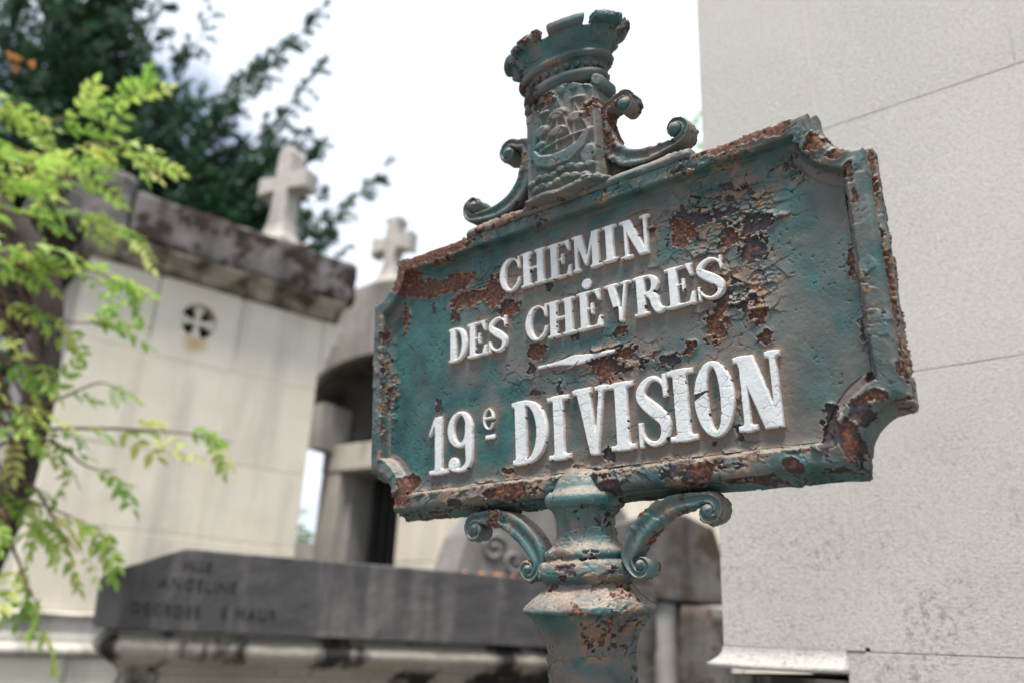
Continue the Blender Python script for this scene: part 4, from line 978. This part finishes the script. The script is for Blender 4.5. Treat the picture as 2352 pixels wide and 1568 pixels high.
# springer consoles carrying the arch
for sx, mtc in ((-.32, M_GREYST), (1.30, M_GREYST)):
    x0, x1 = (sx, sx + .20)
    pr = [(-.22, 3.62), (-.24, 3.56), (-.21, 3.50), (-.22, 3.44), (-.16, 3.38), (-.15, 3.32), (-.08, 3.26), (-.02, 3.20), (.3, 3.20), (.3, 3.62)]
    if sx < 0: px = [(-.32, 3.62), (-.31, 3.52), (-.26, 3.46), (-.25, 3.38), (-.17, 3.32), (-.13, 3.24), (-.06, 3.18), (.10, 3.18), (.10, 3.62)]
    else: px = [(1.48, 3.62), (1.47, 3.52), (1.42, 3.46), (1.41, 3.38), (1.33, 3.32), (1.29, 3.24), (1.22, 3.18), (1.08, 3.18), (1.08, 3.62)][::-1]
    n = len(px); V = [(x, y, z) for y in (-.20, .4) for x, z in px]
    me = bpy.data.meshes.new('console'); me.from_pydata(V, [], [tuple(range(n)), tuple(range(2 * n - 1, n - 1, -1))] + [(i, (i + 1) % n, n + (i + 1) % n, n + i) for i in range(n)]); me.materials.append(mtc); me.update()
    link(bpy.data.objects.new('console', me), c2)
block(c2, 'body', -.02, 1.72, .51, 2.2, 0, 3.6, M_LIME2, .01)
def at2(s, y, z): return (-1.712 - .8235 * s + .5673 * y, 7.815 + .5673 * s + .8235 * y, z)
stone_cross(at2(-.55, .05, 4.68), (-.89, .45), 'pale stone cross with flared arms on the arched chapel roof', .88, .46, .145, 1)

# ------------------------------------------------------------------ tomb with the dark coping in front
tb = frame_obj('tomb', (-.552, 2.438), (.8956, .4448), 'grey tomb with a dark engraved coping slab in front of the chapels', 'tomb')
def slab():
    nx, nz = 110, 14; xs = np.linspace(0, 1, nx); V = []
    x0b, x1b, zb = -.503, 1.222, 1.5435
    top = lambda x: np.where(x < -.334, 1.671 + (x + .511) / .177 * .0765, 1.7475)
    rows = []
    for j in range(nz + 1):
        t = j / nz; x = x0b + (-.511 - x0b) * t + xs * (x1b - x0b)
        z = zb + (top(x) - zb) * t; rows.append(np.c_[x, np.zeros(nx), z])
    front = np.stack(rows, 1)
    k = fbm(front[..., 0] * 14, front[..., 2] * 20, 3, 4) - .5
    front[..., 1] += .004 * k; front[:, -1, 2] += .0014 * (fbm(xs * 60, xs * 0, 5, 3) - .5) * 2
    # top surface rising gently to a ridge, then the back
    T = []
    for j, (yy, dz) in enumerate(((.006, .004), (.2, .012), (.42, .012), (.6, 0))): 
        r = front[:, -1].copy(); r[:, 1] = yy; r[:, 2] += dz; T.append(r)
    bk = front[:, 0].copy(); bk[:, 1] = .6; bt = front[:, 0].copy(); bt[:, 1] = .003
    P = np.concatenate([front, np.stack(T + [bk, bt], 1)], 1); n = P.shape[1]
    V = P.reshape(-1, 3); F = [tuple(f) for f in grid_faces(nx, n)]
    F += [tuple(range(n - 1, -1, -1)), tuple((nx - 1) * n + i for i in range(n))]
    me = bpy.data.meshes.new('coping_slab'); me.from_pydata([tuple(v) for v in V], [], F); me.materials.append(M_SLAB); me.update()
    return link(bpy.data.objects.new('coping_slab', me), tb)
sl = slab()
M_INS = stone('incised_letter', (.046, .045, .047), (.073, .072, .074), (.12, .118, .12), 18., .55, .75, .2, .002)
def text(par, s, x, z, size, sp_=1.0):
    cache = {}
    for ch in s:
        if ch == ' ': x += size * .34 * sp_; continue
        if ch not in cache:
            cu = bpy.data.curves.new('letter', 'FONT'); cu.body = ch; cu.size = size; cu.extrude = .0014; cu.offset = -.0004
            o = bpy.data.objects.new('t', cu); COL.objects.link(o)
            me = bpy.data.meshes.new_from_object(o.evaluated_get(bpy.context.evaluated_depsgraph_get())); bpy.data.objects.remove(o); bpy.data.curves.remove(cu)
            me.name = 'letter'; me.materials.clear(); me.materials.append(M_INS); xs = [v.co.x for v in me.vertices]; cache[ch] = (me, min(xs), max(xs))
        me, a0, a1 = cache[ch]
        q = bpy.data.objects.new('engraved_letter', me); link(q, par); q.rotation_euler = (math.pi / 2, 0, 0); q.location = (x - a0, -.0025, z); x += (a1 - a0) + size * .16 * sp_
bpy.context.view_layer.update()
text(tb, 'VILLE', -.335, 1.702, .030, 1.1)
text(tb, 'ANGELINE', -.385, 1.650, .040, 1.12)
text(tb, 'DECEDEE   S MAUR', -.44, 1.585, .038, 1.2)
def ring_moulding(parent, name, prof, x0, x1, y0, y1, mt, rough=.004, seed=1, step=.02):
    '''profile (outward, z) carried round a rectangle with mitred corners'''
    q = catmull(prof, 5); n = len(q); C4 = [(x0, y1, -1, 1), (x0, y0, -1, -1), (x1, y0, 1, -1), (x1, y1, 1, 1)]; path = []
    for i in range(4):
        a_, b_ = C4[i], C4[(i + 1) % 4]; m_ = max(2, int(math.hypot(a_[0] - b_[0], a_[1] - b_[1]) / step))
        for k in range(m_):
            t = k / m_; path.append([a_[j] + (b_[j] - a_[j]) * t for j in range(4)])
    P = np.array(path); V = np.zeros((len(P), n, 3))
    for j in range(n):
        o_ = q[j, 0]; V[:, j, 0] = P[:, 0] + P[:, 2] * o_; V[:, j, 1] = P[:, 1] + P[:, 3] * o_; V[:, j, 2] = q[j, 1]
    k = rough * 2 * (fbm(V[..., 0] * 11 + V[..., 1] * 7, V[..., 2] * 16, seed, 4) - .5)
    V[..., 1] += k * (P[:, 3])[:, None]; V[..., 2] += rough * (fbm(V[..., 0] * 9, V[..., 1] * 9, seed + 3, 3) - .5)
    return mesh_np(name, V.reshape(-1, 3), grid_faces(len(P), n, True, False)[:, ::-1], mt, parent)
ring_moulding(tb, 'cornice', [(-.2, 1.542), (-.012, 1.541), (-.006, 1.534), (.010, 1.522), (.022, 1.505), (.020, 1.485), (.004, 1.468), (-.020, 1.455), (-.034, 1.448), (-.036, 1.440), (-.052, 1.436), (-.055, 1.426), (-.060, 1.410), (-.056, 1.392), (-.040, 1.37), (-.012, 1.345), (.01, 1.33), (.012, 1.30), (-.2, 1.298)], -.470, 1.19, .03, .57, M_TOMB, .004, 3)
rough_block(tb, 'body', -.46, 1.18, .04, .56, .35, 1.31, M_TOMB, .006, 8, 2, .06)
rough_block(tb, 'plinth', -.56, 1.28, -.06, .66, 0, .346, M_TOMB, .008, 8, 4, .08)

# ------------------------------------------------------------------ headstones between tomb and chapels
def stele(name, origin, d, outline_, depth, mt, label, cat='headstone'):
    o = frame_obj(name, origin, d, label, cat)
    P = np.array(outline_, float); n = len(P); c = P.mean(0); b = .012; In = P + (c - P) / np.linalg.norm(c - P, axis=1)[:, None] * b
    V = [(x, 0, z) for x, z in In] + [(x, b, z) for x, z in P] + [(x, depth, z) for x, z in P]
    F = [tuple(range(n)), tuple(range(3 * n - 1, 2 * n - 1, -1))]
    for r_ in range(2): F += [(r_ * n + i, r_ * n + (i + 1) % n, (r_ + 1) * n + (i + 1) % n, (r_ + 1) * n + i) for i in range(n)]
    me = bpy.data.meshes.new('slab'); me.from_pydata(V, [], F); me.materials.append(mt); me.update(); link(bpy.data.objects.new('slab', me), o)
    return o
st1 = stele('headstone', (-.008, 3.4), (.8956, .4448), [(-.22, 0), (.62, 0), (.62, 2.10), (.50, 2.24), (.15, 2.28), (-.03, 2.14), (-.10, 2.02), (-.155, 1.95), (-.20, 1.80)], .22, M_STELE2, 'grey headstone with carved scrolls rising behind the dark coping slab')
def tube(parent, name, pts, rad, mt, nr=8):
    P = np.array(pts, float); n = len(P); rad = np.broadcast_to(rad, n); T = np.gradient(P, axis=0); T /= np.linalg.norm(T, axis=1)[:, None] + 1e-9
    ref = np.array([0, 0, 1.]) if abs(T[:, 2]).mean() < .8 else np.array([1., 0, 0])
    A = np.cross(T, ref); A /= np.linalg.norm(A, axis=1)[:, None] + 1e-9; B = np.cross(T, A)
    a = np.linspace(0, 2 * math.pi, nr, endpoint=False)
    V = P[:, None] + rad[:, None, None] * (np.cos(a)[None, :, None] * A[:, None] + np.sin(a)[None, :, None] * B[:, None])
    return mesh_np(name, V.reshape(-1, 3), grid_faces(n, nr, False, True), mt, parent)
for cx, cz, s in ((-.03, 1.90, 1), (.06, 1.86, -1), (.30, 2.06, 1)):
    t = np.linspace(0, 1, 40); a = s * (t * 2.6 * math.pi) + .6; r = .055 * (1 - t * .8)
    tube(st1, 'carved_scroll', np.c_[cx + r * np.cos(a), np.full(40, -.004), cz + r * np.sin(a)], .011, M_STELE2)
for k in range(7):      # orange lichen on the back edge of the slab
    x = .50 + .055 * k + .02 * math.sin(k * 3.1); rr_ = .010 + .006 * (k % 3); a = np.linspace(0, 2 * math.pi, 10, endpoint=False); q = rr_ * (1 + .35 * np.sin(a * 3 + k))
    V = np.vstack([np.c_[x + q * np.cos(a), .02 + q * .6 * np.sin(a), np.full(10, 1.7520)], [[x, .02, 1.758]]]); F = np.array([[i, (i + 1) % 10, 10] for i in range(10)])
    if k == 0:
        M_LICH, _t, _p = mat('orange_lichen'); _p.inputs['Base Color'].default_value = (.45, .16, .05, 1); _p.inputs['Roughness'].default_value = .9
    mesh_np('lichen', V, F, M_LICH, tb)
st2 = stele('headstone', (.60, 3.08), (.8956, .4448), [(-.06, 1.715), (.27, 1.715), (.275, 1.87), (.23, 1.99), (.10, 2.03), (.02, 2.035), (-.06, 2.00)], .3, M_STELE, 'dark mossy headstone with a slanting top, right of the sign post')
rough_block(st2, 'pedestal', .06, .272, -.01, .3, 0, 1.708, M_STELE, .006, 9, 12, .05)
rough_block(st2, 'pedestal', -.06, .055, .02, .3, 0, 1.712, M_GREYST, .006, 9, 13, .05)
st3 = frame_obj('grave_block', (.50, 2.98), (.8956, .4448), 'low brown grave block with orange lichen beside the mossy headstone', 'grave')
rough_block(st3, 'block', -.10, .03, -.02, .25, 0, 1.735, M_STELE, .006, 9, 17, .05)
# distant pale tomb wall seen through the gaps
fw = frame_obj('tomb_wall', (1.0, 6.2), (.96, -.28), 'pale tomb wall glimpsed right of the mossy headstone', 'wall')
courses(fw, [0, .6, 1.2, 1.8, 2.4, 2.9], -.4, 1.6, 0, .4, M_LIME, [(.1, .7), (.4, 1.1)])
fw2 = frame_obj('tomb_wall', (-3.1, 11.9), (.9, .1), 'low white wall far off in the gap between the two chapels', 'wall')
courses(fw2, [0, .7, 1.4, 2.1, 2.78], -.5, 1.1, 0, .4, M_LIME, [(.3,), (.0, .7)])

# ------------------------------------------------------------------ gritty stone wall on the right
K = 1.04; WC = np.array([.324, .797, 1.848]); WC = CAM + (WC - CAM) * K
wl = frame_obj('stone_wall', (WC[0], WC[1]), (.7649, -.6442), 'tall pale gritty stone wall of a tomb behind the sign on the right', 'wall')
zc = lambda z: 1.55 + (z - 1.55) * K
sc = lambda s: s * K
# local y into the wall
def wall_stone(x0, x1, z0, z1, y0=0., dep=.3, mt=M_WALL, name='stone_block', seed=0, amp=.0005, step=.012):
    nx, nz = max(3, int((x1 - x0) / step)), max(3, int((z1 - z0) / step))
    nx, nz = min(nx, 60), min(nz, 60)
    X, Z = np.meshgrid(np.linspace(x0, x1, nx), np.linspace(z0, z1, nz), indexing='ij')
    e = np.minimum(np.minimum(X - x0, x1 - X), np.minimum(Z - z0, z1 - Z)); r = .003
    Yv = y0 + amp * 2 * (fbm(X * 30, Z * 30, 5, 5) - .5) + r * .12 * (1 - np.clip(e / r, 0, 1)) ** 2 * .3
    P = np.stack([X, Yv, Z], -1); V = P.reshape(-1, 3); F = grid_faces(nx, nz)
    idx = np.arange(nx * nz).reshape(nx, nz); loop = np.concatenate([idx[:, 0], idx[-1, 1:], idx[-2::-1, -1], idx[0, -2:0:-1]])
    Fr = V[loop].copy(); B = Fr.copy(); B[:, 1] = y0 + dep; n = len(loop); o_ = len(V); V = np.vstack([V, Fr, B])
    S = np.array([(o_ + (i + 1) % n, o_ + i, o_ + n + i, o_ + n + (i + 1) % n) for i in range(n)])
    return mesh_np(name, V, np.vstack([F, S]), mt, wl)
LX = sc(-.128); zt = [zc(1.556), zc(1.81), zc(2.105), zc(2.55), zc(3.0), zc(3.6)]
g = .0008
zt0 = [zc(1.557), zc(2.105), zc(2.55), zc(3.0), zc(3.6)]
for i in range(4): wall_stone(LX, sc(.010) - g, zt0[i] + (g if i else 0), zt0[i + 1] - g, -.0004, seed=20 + i)
cuts = [[.35], [.24, .5], [.207], [.4], [.25]]
for i in range(5):
    xs = [.0125] + cuts[i] + [.9]
    for j in range(len(xs) - 1): wall_stone(sc(xs[j]) + g, sc(xs[j + 1]) - g, zt[i] + g, zt[i + 1] - g, .0003, seed=40 + i * 5 + j)
# pale repointed joints, a little recessed
def joint(x0, x1, z0, z1, y=.0035, seed=0): wall_stone(x0, x1, z0, z1, y, .2, M_WMORT, 'mortar_joint', seed, .0012, .015)
joint(LX + .004, sc(.9), zc(1.56), zc(3.6), .0010, 5)
def smear(pts, half, y=-.0006, seed=0, name='mortar_smear'):
    P = catmull(pts, 14); n = len(P); T = np.gradient(P, axis=0); T /= np.linalg.norm(T, axis=1)[:, None]; N_ = np.c_[-T[:, 1], T[:, 0]]; m_ = 9
    V = []
    for j in range(m_):
        q = (j / (m_ - 1) * 2 - 1); hw = half * np.sqrt(np.clip(np.minimum(np.arange(n), np.arange(n)[::-1]) / (n * .16), .02, 1)) * (.75 + .7 * (fbm(P[:, 0] * 60 + 9 * (q > 0), P[:, 1] * 60, seed, 4) - .3))
        Q = P + N_ * (q * hw)[:, None]; V.append(np.c_[Q[:, 0], y + .0014 * abs(q) ** 4 + .0005 * (fbm(Q[:, 0] * 40, Q[:, 1] * 40, seed + 1) - .5), Q[:, 1]])
    V = np.stack(V, 1); return mesh_np(name, V.reshape(-1, 3), grid_faces(n, m_)[:, ::-1], M_WMORT, wl)
def flared_ledge(x0, x1, out, zt_, zb_):
    '''foot of the pilaster: the face flares outwards to a thin edge, turning the left corner'''
    t = np.linspace(0, 1, 12); pr = [(.0012 + out * k ** 2.3, zt_ + (zb_ + .004 - zt_) * k) for k in t] + [(out + .0008, zb_ + .001), (out * .8, zb_), (-.01, zb_)]
    pth = [(x0, y, -1, 0) for y in np.linspace(.2, .01, 12)] + [(x0, 0, -1, -1)] + [(x, 0, 0, -1) for x in np.linspace(x0 + .004, x1, 70)]
    V = np.array([[(px_ + ox * o_, py_ + oy * o_, z) for o_, z in pr] for px_, py_, ox, oy in pth])
    V[..., 1] += .0016 * (fbm(V[..., 0] * 60, V[..., 2] * 60, 7, 4) - .5); V[..., 2] += .0022 * (fbm(V[..., 0] * 25, V[..., 1] * 60, 8, 3) - .5)
    V[-1, :, 1] = .01
    return mesh_np('ledge', V.reshape(-1, 3), grid_faces(V.shape[0], V.shape[1])[:, ::-1], M_WALL, wl)
flared_ledge(LX, sc(-.006), .0125, zc(1.557), zc(1.5365))
wall_stone(LX - .002, sc(-.009), zc(1.2), zc(1.531), .004, .3, M_WBASE, 'base_block', 70)
wall_stone(sc(-.008), sc(.9), zc(1.2), zc(1.5562), .0006, .3, M_WALL, 'base_block', 71)
wall_stone(LX - .01, sc(.9), 0, zc(1.195), -.02, .34, M_WBASE, 'base_block', 72, .003, .04)
block(wl, 'wall_core', LX + .01, sc(.88), .21, 1.6, 0, zc(3.58), M_LIME2, .004)

# ------------------------------------------------------------------ vegetation
def needles_tree(name, base, height, limbs, label, seed):
    rg = np.random.default_rng(seed); t = empty(name, base, None, label, 'tree')
    b = np.array(base)
    hs = np.linspace(0, height, 24); tp = np.c_[.25 * np.sin(hs * .4), .2 * np.cos(hs * .35), hs]
    tube(t, 'trunk', tp, np.linspace(.34, .05, 24), M_BARK, 12)
    # twig template: flattened spray of needles
    V_all = []; nV = 0; N = []
    def spray(p, dirv, L_, n):
        d = dirv / np.linalg.norm(dirv)
        s = np.cross(d, [0, 0, 1.]); s /= np.linalg.norm(s) + 1e-6; u = np.cross(s, d)
        tpos = rg.random(n) ** .8 * L_; side = rg.normal(0, 1, (n, 3))
        c = p + d * tpos[:, None] + s * (side[:, 0:1] * .022) + u * (side[:, 1:2] * .016) - np.c_[np.zeros((n, 2)), (tpos / L_) ** 2 * .25 * L_]
        nd = d * .9 + s * rg.normal(0, .8, (n, 1)) + u * rg.normal(0, .6, (n, 1)); nd /= np.linalg.norm(nd, axis=1)[:, None]
        wd = np.cross(nd, rg.normal(0, 1, (n, 3))); wd /= np.linalg.norm(wd, axis=1)[:, None]
        ln = rg.uniform(.06, .13, (n, 1)); ww = rg.uniform(.012, .026, (n, 1))
        return np.stack([c - wd * ww, c + nd * ln, c + wd * ww], 1)
    out = []
    for li, (h0, tip, dens, wid) in enumerate(limbs):
        p0 = np.array([np.interp(h0, hs, tp[:, 0]), np.interp(h0, hs, tp[:, 1]), h0]); p3 = np.array(tip) - b
        Ld = np.linalg.norm(p3 - p0); sag = Ld * .16
        ctrl = catmull([p0, p0 * .66 + p3 * .34 - [0, 0, sag * .6], p0 * .3 + p3 * .7 - [0, 0, sag], p3], 10)
        tube(t, 'limb', ctrl, np.linspace(.05, .006, len(ctrl)), M_BARK, 5)
        m_ = int(Ld * dens)
        for k in range(m_):
            f = .10 + .90 * rg.random() ** .75; i = f * (len(ctrl) - 1); i0 = min(int(i), len(ctrl) - 2); p = ctrl[i0] + (ctrl[i0 + 1] - ctrl[i0]) * (i - i0)
            ax = ctrl[i0 + 1] - ctrl[i0]; ax /= np.linalg.norm(ax)
            side = np.cross(ax, [0, 0, 1.]); side /= np.linalg.norm(side)
            reach = (wid * (1.1 - f) ** .6 + .06) * 1.5; sg = rg.choice([-1., 1.]); dv = ax * rg.uniform(.5, 1.1) + side * sg * rg.uniform(.3, 1.) + np.array([0, 0, rg.uniform(-.55, .35)]); dv /= np.linalg.norm(dv)
            n_seg = max(1, int(reach / .16)); q = p.copy()
            for j in range(n_seg):          # a branchlet built of short dense sprays, curling up at its end
                out.append(spray(q, dv, .24, 20)); q = q + dv * .17; dv = dv + [0, 0, .10] + rg.normal(0, .10, 3); dv /= np.linalg.norm(dv)
    T = np.concatenate(out, 0); V = T.reshape(-1, 3); F = np.arange(len(V)).reshape(-1, 3)
    o = mesh_np('foliage', V, F, M_NEEDLE, t, smooth=False); tag(o, kind='stuff')
    return t
TIPS = [((-3.17, 10.53, 10.83), .30), ((-3.1, 10.55, 9.72), .30), ((-2.02, 10.81, 8.2), .30), ((-4.69, 9.95, 10.14), .35), ((-5.27, 9.65, 10.08), .4), ((-2.41, 10.73, 6.83), .35), ((-2.74, 10.65, 8.75), .22), ((-3.3, 10.6, 9.2), .5), ((-2.9, 10.8, 7.6), .5), ((-3.6, 10.4, 8.3), .6), ((-4.2, 10.2, 9.0), .55), ((-3.5, 10.6, 7.0), .6), ((-4.4, 10.1, 7.8), .7), ((-2.9, 10.7, 6.3), .6), ((-3.9, 10.3, 6.4), .7), ((-4.9, 9.9, 8.6), .7), ((-4.9, 9.9, 7.0), .8), ((-5.5, 9.4, 9.3), .8), ((-6.2, 9.2, 10.1), .8), ((-6.9, 8.9, 9.3), .8), ((-6.4, 9.0, 8.0), .8), ((-7.2, 8.9, 7.6), .8), ((-5.7, 9.3, 6.6), .8), ((-6.8, 9.0, 6.2), .8), ((-5.2, 9.7, 5.9), .7), ((-4.3, 10.1, 5.6), .6), ((-5.9, 9.3, 11.0), .7), ((-6.9, 8.8, 11.2), .7), ((-7.6, 9.4, 10.2), .7), ((-5.4, 9.6, 7.8), .9), ((-6.0, 9.3, 8.8), .9), ((-6.6, 9.1, 9.9), .9), ((-4.0, 10.4, 9.5), .35), ((-3.3, 10.5, 8.0), .55), ((-7.6, 9.0, 8.6), .8), ((-2.6, 10.8, 7.2), .35), ((-3.2, 10.7, 5.7), .5)]
limbs = []
for i, (tp_, wd_) in enumerate(TIPS): limbs.append((max(1.5, tp_[2] - 2.2 - .3 * (i % 4)), tp_, 13, wd_ * .62 + .1))
rr = random.Random(3)
NEAR = [((-2.41, 10.73, 6.83), .4), ((-2.6, 10.7, 7.2), .4), ((-2.9, 10.7, 6.3), .5), ((-3.2, 10.6, 6.9), .5), ((-3.3, 10.6, 8.0), .5), ((-3.0, 10.7, 7.6), .5), ((-2.75, 10.7, 6.5), .5), ((-2.2, 10.8, 7.7), .35)]
for i in range(104):
    tp_, wd_ = TIPS[rr.randrange(len(TIPS))] if i % 3 else NEAR[rr.randrange(len(NEAR))]; k_ = rr.uniform(.45, .9) if wd_ < .5 else rr.uniform(.75, 1.05)
    q = (-6.6 + (tp_[0] + 6.6) * k_ + rr.uniform(-.5, .3), 11.2 + (tp_[1] - 11.2) * k_ + rr.uniform(-.5, .5), tp_[2] * 1.0 - rr.uniform(-.3, 1.3) * (1.3 - k_) - rr.uniform(0, .5))
    limbs.append((max(1.5, q[2] - 1.9), q, 12, rr.uniform(.3, .55)))
needles_tree('conifer', (-6.6, 11.2, 0), 12.5, limbs, 'dark green conifer towering behind the mossy chapel roof', 5)

def compound_leaf(seed):
    rg = random.Random(seed); V = []; F = []
    L_ = rg.uniform(.13, .19); n = rg.choice([3, 4, 4, 5]); 
    def add(quad): 
        b0 = len(V); V.extend(quad); return b0
    cur = rg.uniform(-.25, .25)
    def rach(t): return (L_ * t, cur * L_ * t * t, -.35 * L_ * t * t)
    pr = None
    for k in range(7):
        x, y, z = rach(k / 6); w_ = .0011
        V.append((x, y - w_, z)); V.append((x, y + w_, z))
        if k: b0 = len(V); F.append((b0 - 4, b0 - 2, b0 - 1, b0 - 3))
    def leaflet(p, ang, ln, droop):
        ca, sa = math.cos(ang), math.sin(ang); wd = ln * rg.uniform(.20, .27); b0 = len(V)
        st = [(0, 0), (.22, .8), (.5, 1), (.78, .62), (1, 0)]
        for t_, w_ in st:
            r_ = t_ * ln; z = p[2] - droop * t_ * t_ * ln
            for s in (-1, 0, 1):
                ox, oy = r_, s * w_ * wd; V.append((p[0] + ox * ca - oy * sa, p[1] + ox * sa + oy * ca, z + abs(s) * w_ * wd * .35))
        for i in range(4):
            for s in (0, 1): a = b0 + i * 3 + s; F.append((a, a + 3, a + 4, a + 1))
    for k in range(n):
        p = rach(.25 + .62 * k / max(1, n - 1)); l_ = rg.uniform(.046, .064)
        leaflet(p, rg.uniform(.75, 1.1), l_, rg.uniform(.1, .6)); leaflet(p, -rg.uniform(.75, 1.1), l_ * rg.uniform(.85, 1.1), rg.uniform(.1, .6))
    leaflet(rach(1), cur, .055, .4)
    me = bpy.data.meshes.new('leaf'); me.from_pydata(V, [], F); me.materials.append(M_LEAF); me.update(); me.polygons.foreach_set('use_smooth', [True] * len(F))
    return me
def px(x, y, dist):       # a point dist metres off (horizontally) from where the photographer stood, used to lay out the branches once
    r = RT * (x - 1176) / 1900. - UP * (y - 784) / 1900. + FWD
    return CAM + r / math.hypot(r[0], r[1]) * dist
def leafy_tree():
    tr = empty('leafy_tree', (-1.86, 3.0, 0), None, 'young tree with yellow green compound leaves reaching in from the left', 'tree')
    b = np.array([-1.86, 3.0, 0])
    tp = catmull([(.02, .1, 0), (.05, .06, .8), (.02, .02, 1.5), (.10, .0, 2.0), (.10, -.02, 2.5), (-.02, -.05, 2.9), (-.5, -.1, 3.3), (-1.1, -.1, 3.7)], 8)
    tube(tr, 'trunk', tp, np.linspace(.07, .045, len(tp)), M_BARK, 14)
    leaves = [compound_leaf(k) for k in range(9)]
    red = leaves[0].copy(); red.materials.clear(); red.materials.append(M_LEAFR)
    BR = [([(-150, 330), (60, 290), (200, 262), (320, 205)], 2.35, 20), ([(-150, 380), (80, 385), (220, 330), (330, 365)], 2.3, 22), ([(-150, 480), (60, 430), (180, 400), (290, 320)], 2.4, 20),
          ([(-100, 560), (100, 500), (215, 505), (300, 540)], 2.3, 20), ([(-100, 640), (90, 620), (200, 620), (285, 660)], 2.25, 18), ([(-100, 740), (60, 710), (160, 740), (240, 740)], 2.3, 18),
          ([(-100, 1000), (100, 930), (220, 880), (270, 890)], 2.3, 8), ([(-100, 1010), (120, 985), (300, 985), (430, 995), (535, 1015)], 2.3, 18), ([(-50, 1080), (100, 1010), (200, 1070), (270, 1080)], 2.35, 10),
          ([(-80, 1150), (60, 1150), (150, 1180), (240, 1220)], 2.3, 16), ([(-20, 1180), (35, 1270), (60, 1340), (95, 1400)], 2.25, 10), ([(-100, 230), (0, 230), (100, 270)], 2.4, 10), ([(-80, 860), (40, 830), (110, 850)], 2.25, 14),
          ([(-60, 1230), (60, 1110), (140, 1220), (180, 1270)], 2.35, 12), ([(-100, 560), (0, 560), (90, 590)], 2.2, 14), ([(-100, 420), (0, 400), (120, 430)], 2.2, 16), ([(-100, 920), (20, 930), (90, 960)], 2.25, 10), ([(-120, 300), (-20, 320), (60, 350), (130, 360)], 2.5, 12)]
    rg = random.Random(4); cnt = 0
    for bi, (pts, dist, n) in enumerate(BR):
        W = np.array([px(x, y, dist + .05 * math.sin(bi * 2.1 + i)) for i, (x, y) in enumerate(pts)]) - b
        hz = np.clip(W[0][2] - .25, .9, 3.8); st = np.array([np.interp(hz, tp[:, 2], tp[:, 0]), np.interp(hz, tp[:, 2], tp[:, 1]), hz])
        W = catmull(np.vstack([st, W]), 10)
        tube(tr, 'branch', W, np.linspace(.007, .0012, len(W)), M_TWIG, 6)
        s0 = 10
        for k in range(n):
            if cnt >= 290 or rg.random() < .10: continue
            f = s0 + (len(W) - 1 - s0) * (k + rg.random()) / n; i0 = min(int(f), len(W) - 2); p = W[i0] + (W[i0 + 1] - W[i0]) * (f - i0); ax = W[i0 + 1] - W[i0]; ax /= np.linalg.norm(ax)
            p = p + np.array([rg.gauss(0, .012) for _ in range(3)])
            o = bpy.data.objects.new('leaf', leaves[rg.randrange(9)]); link(o, tr); cnt += 1
            dv = Vector(ax) * .9 + Vector((rg.uniform(-.5, .7), rg.uniform(-.7, .5), rg.uniform(-.75, .35)))
            o.location = p; q = dv.to_track_quat('X', 'Z'); o.rotation_mode = 'QUATERNION'
            from mathutils import Quaternion
            o.rotation_quaternion = q @ Quaternion((1, 0, 0), rg.uniform(-.9, .9)); s = rg.uniform(.42, .70); o.scale = (s, s, s)
    for (x, y) in ((5, 120), (60, 150), (20, 145)):
        o = bpy.data.objects.new('leaf', red); link(o, tr); o.location = px(x, y, 2.5) - b; o.rotation_euler = (rg.uniform(-1, 1), rg.uniform(0, .7), rg.uniform(-.5, .5)); o['label'] = 'reddish autumn leaf'; o.scale = (.33, .33, .33)
leafy_tree()
def bushy(name, base, rad, h0, h1, n, mt, label, seed, leaf=.08, cat='tree'):
    rg = np.random.default_rng(seed); t = empty(name, base, None, label, cat)
    tube(t, 'trunk', np.c_[np.zeros(6), np.zeros(6), np.linspace(0, h0 + .4, 6)], np.linspace(.12, .06, 6), M_BARK, 8)
    C_ = rg.normal(0, 1, (26, 3)); C_ /= np.linalg.norm(C_, axis=1)[:, None]; C_ *= rg.random((26, 1)) ** .4; C_ = C_ * [rad, rad, (h1 - h0) / 2] * .8 + [0, 0, (h0 + h1) / 2]
    k = rg.integers(0, 26, n); c = C_[k] + rg.normal(0, .22, (n, 3)) * rad
    a = rg.normal(0, 1, (n, 3)); a /= np.linalg.norm(a, axis=1)[:, None]; b_ = np.cross(a, rg.normal(0, 1, (n, 3))); b_ /= np.linalg.norm(b_, axis=1)[:, None]
    T = np.stack([c - a * leaf, c - b_ * leaf * .45, c + a * leaf, c + b_ * leaf * .45], 1)
    o = mesh_np('foliage', T.reshape(-1, 3), np.arange(4 * n).reshape(-1, 4), mt, t, smooth=False); tag(o, kind='stuff')
bushy('bush', (-4.3, 15.8, 0), 1.0, 1.2, 3.75, 5000, M_BUSH, 'green bush far behind the gap between the two chapels', 3, cat='bush')
bushy('leafy_tree', (2.75, 8.6, 0), .9, 5.2, 8.1, 900, M_LEAF, 'yellowing tree whose leaves show beside the gritty wall edge', 6, .07)
bushy('leafy_tree', (-9.5, 20, 0), 3.5, 2, 9, 9000, M_BUSH, 'large green tree far behind the conifer on the left', 8, .14)
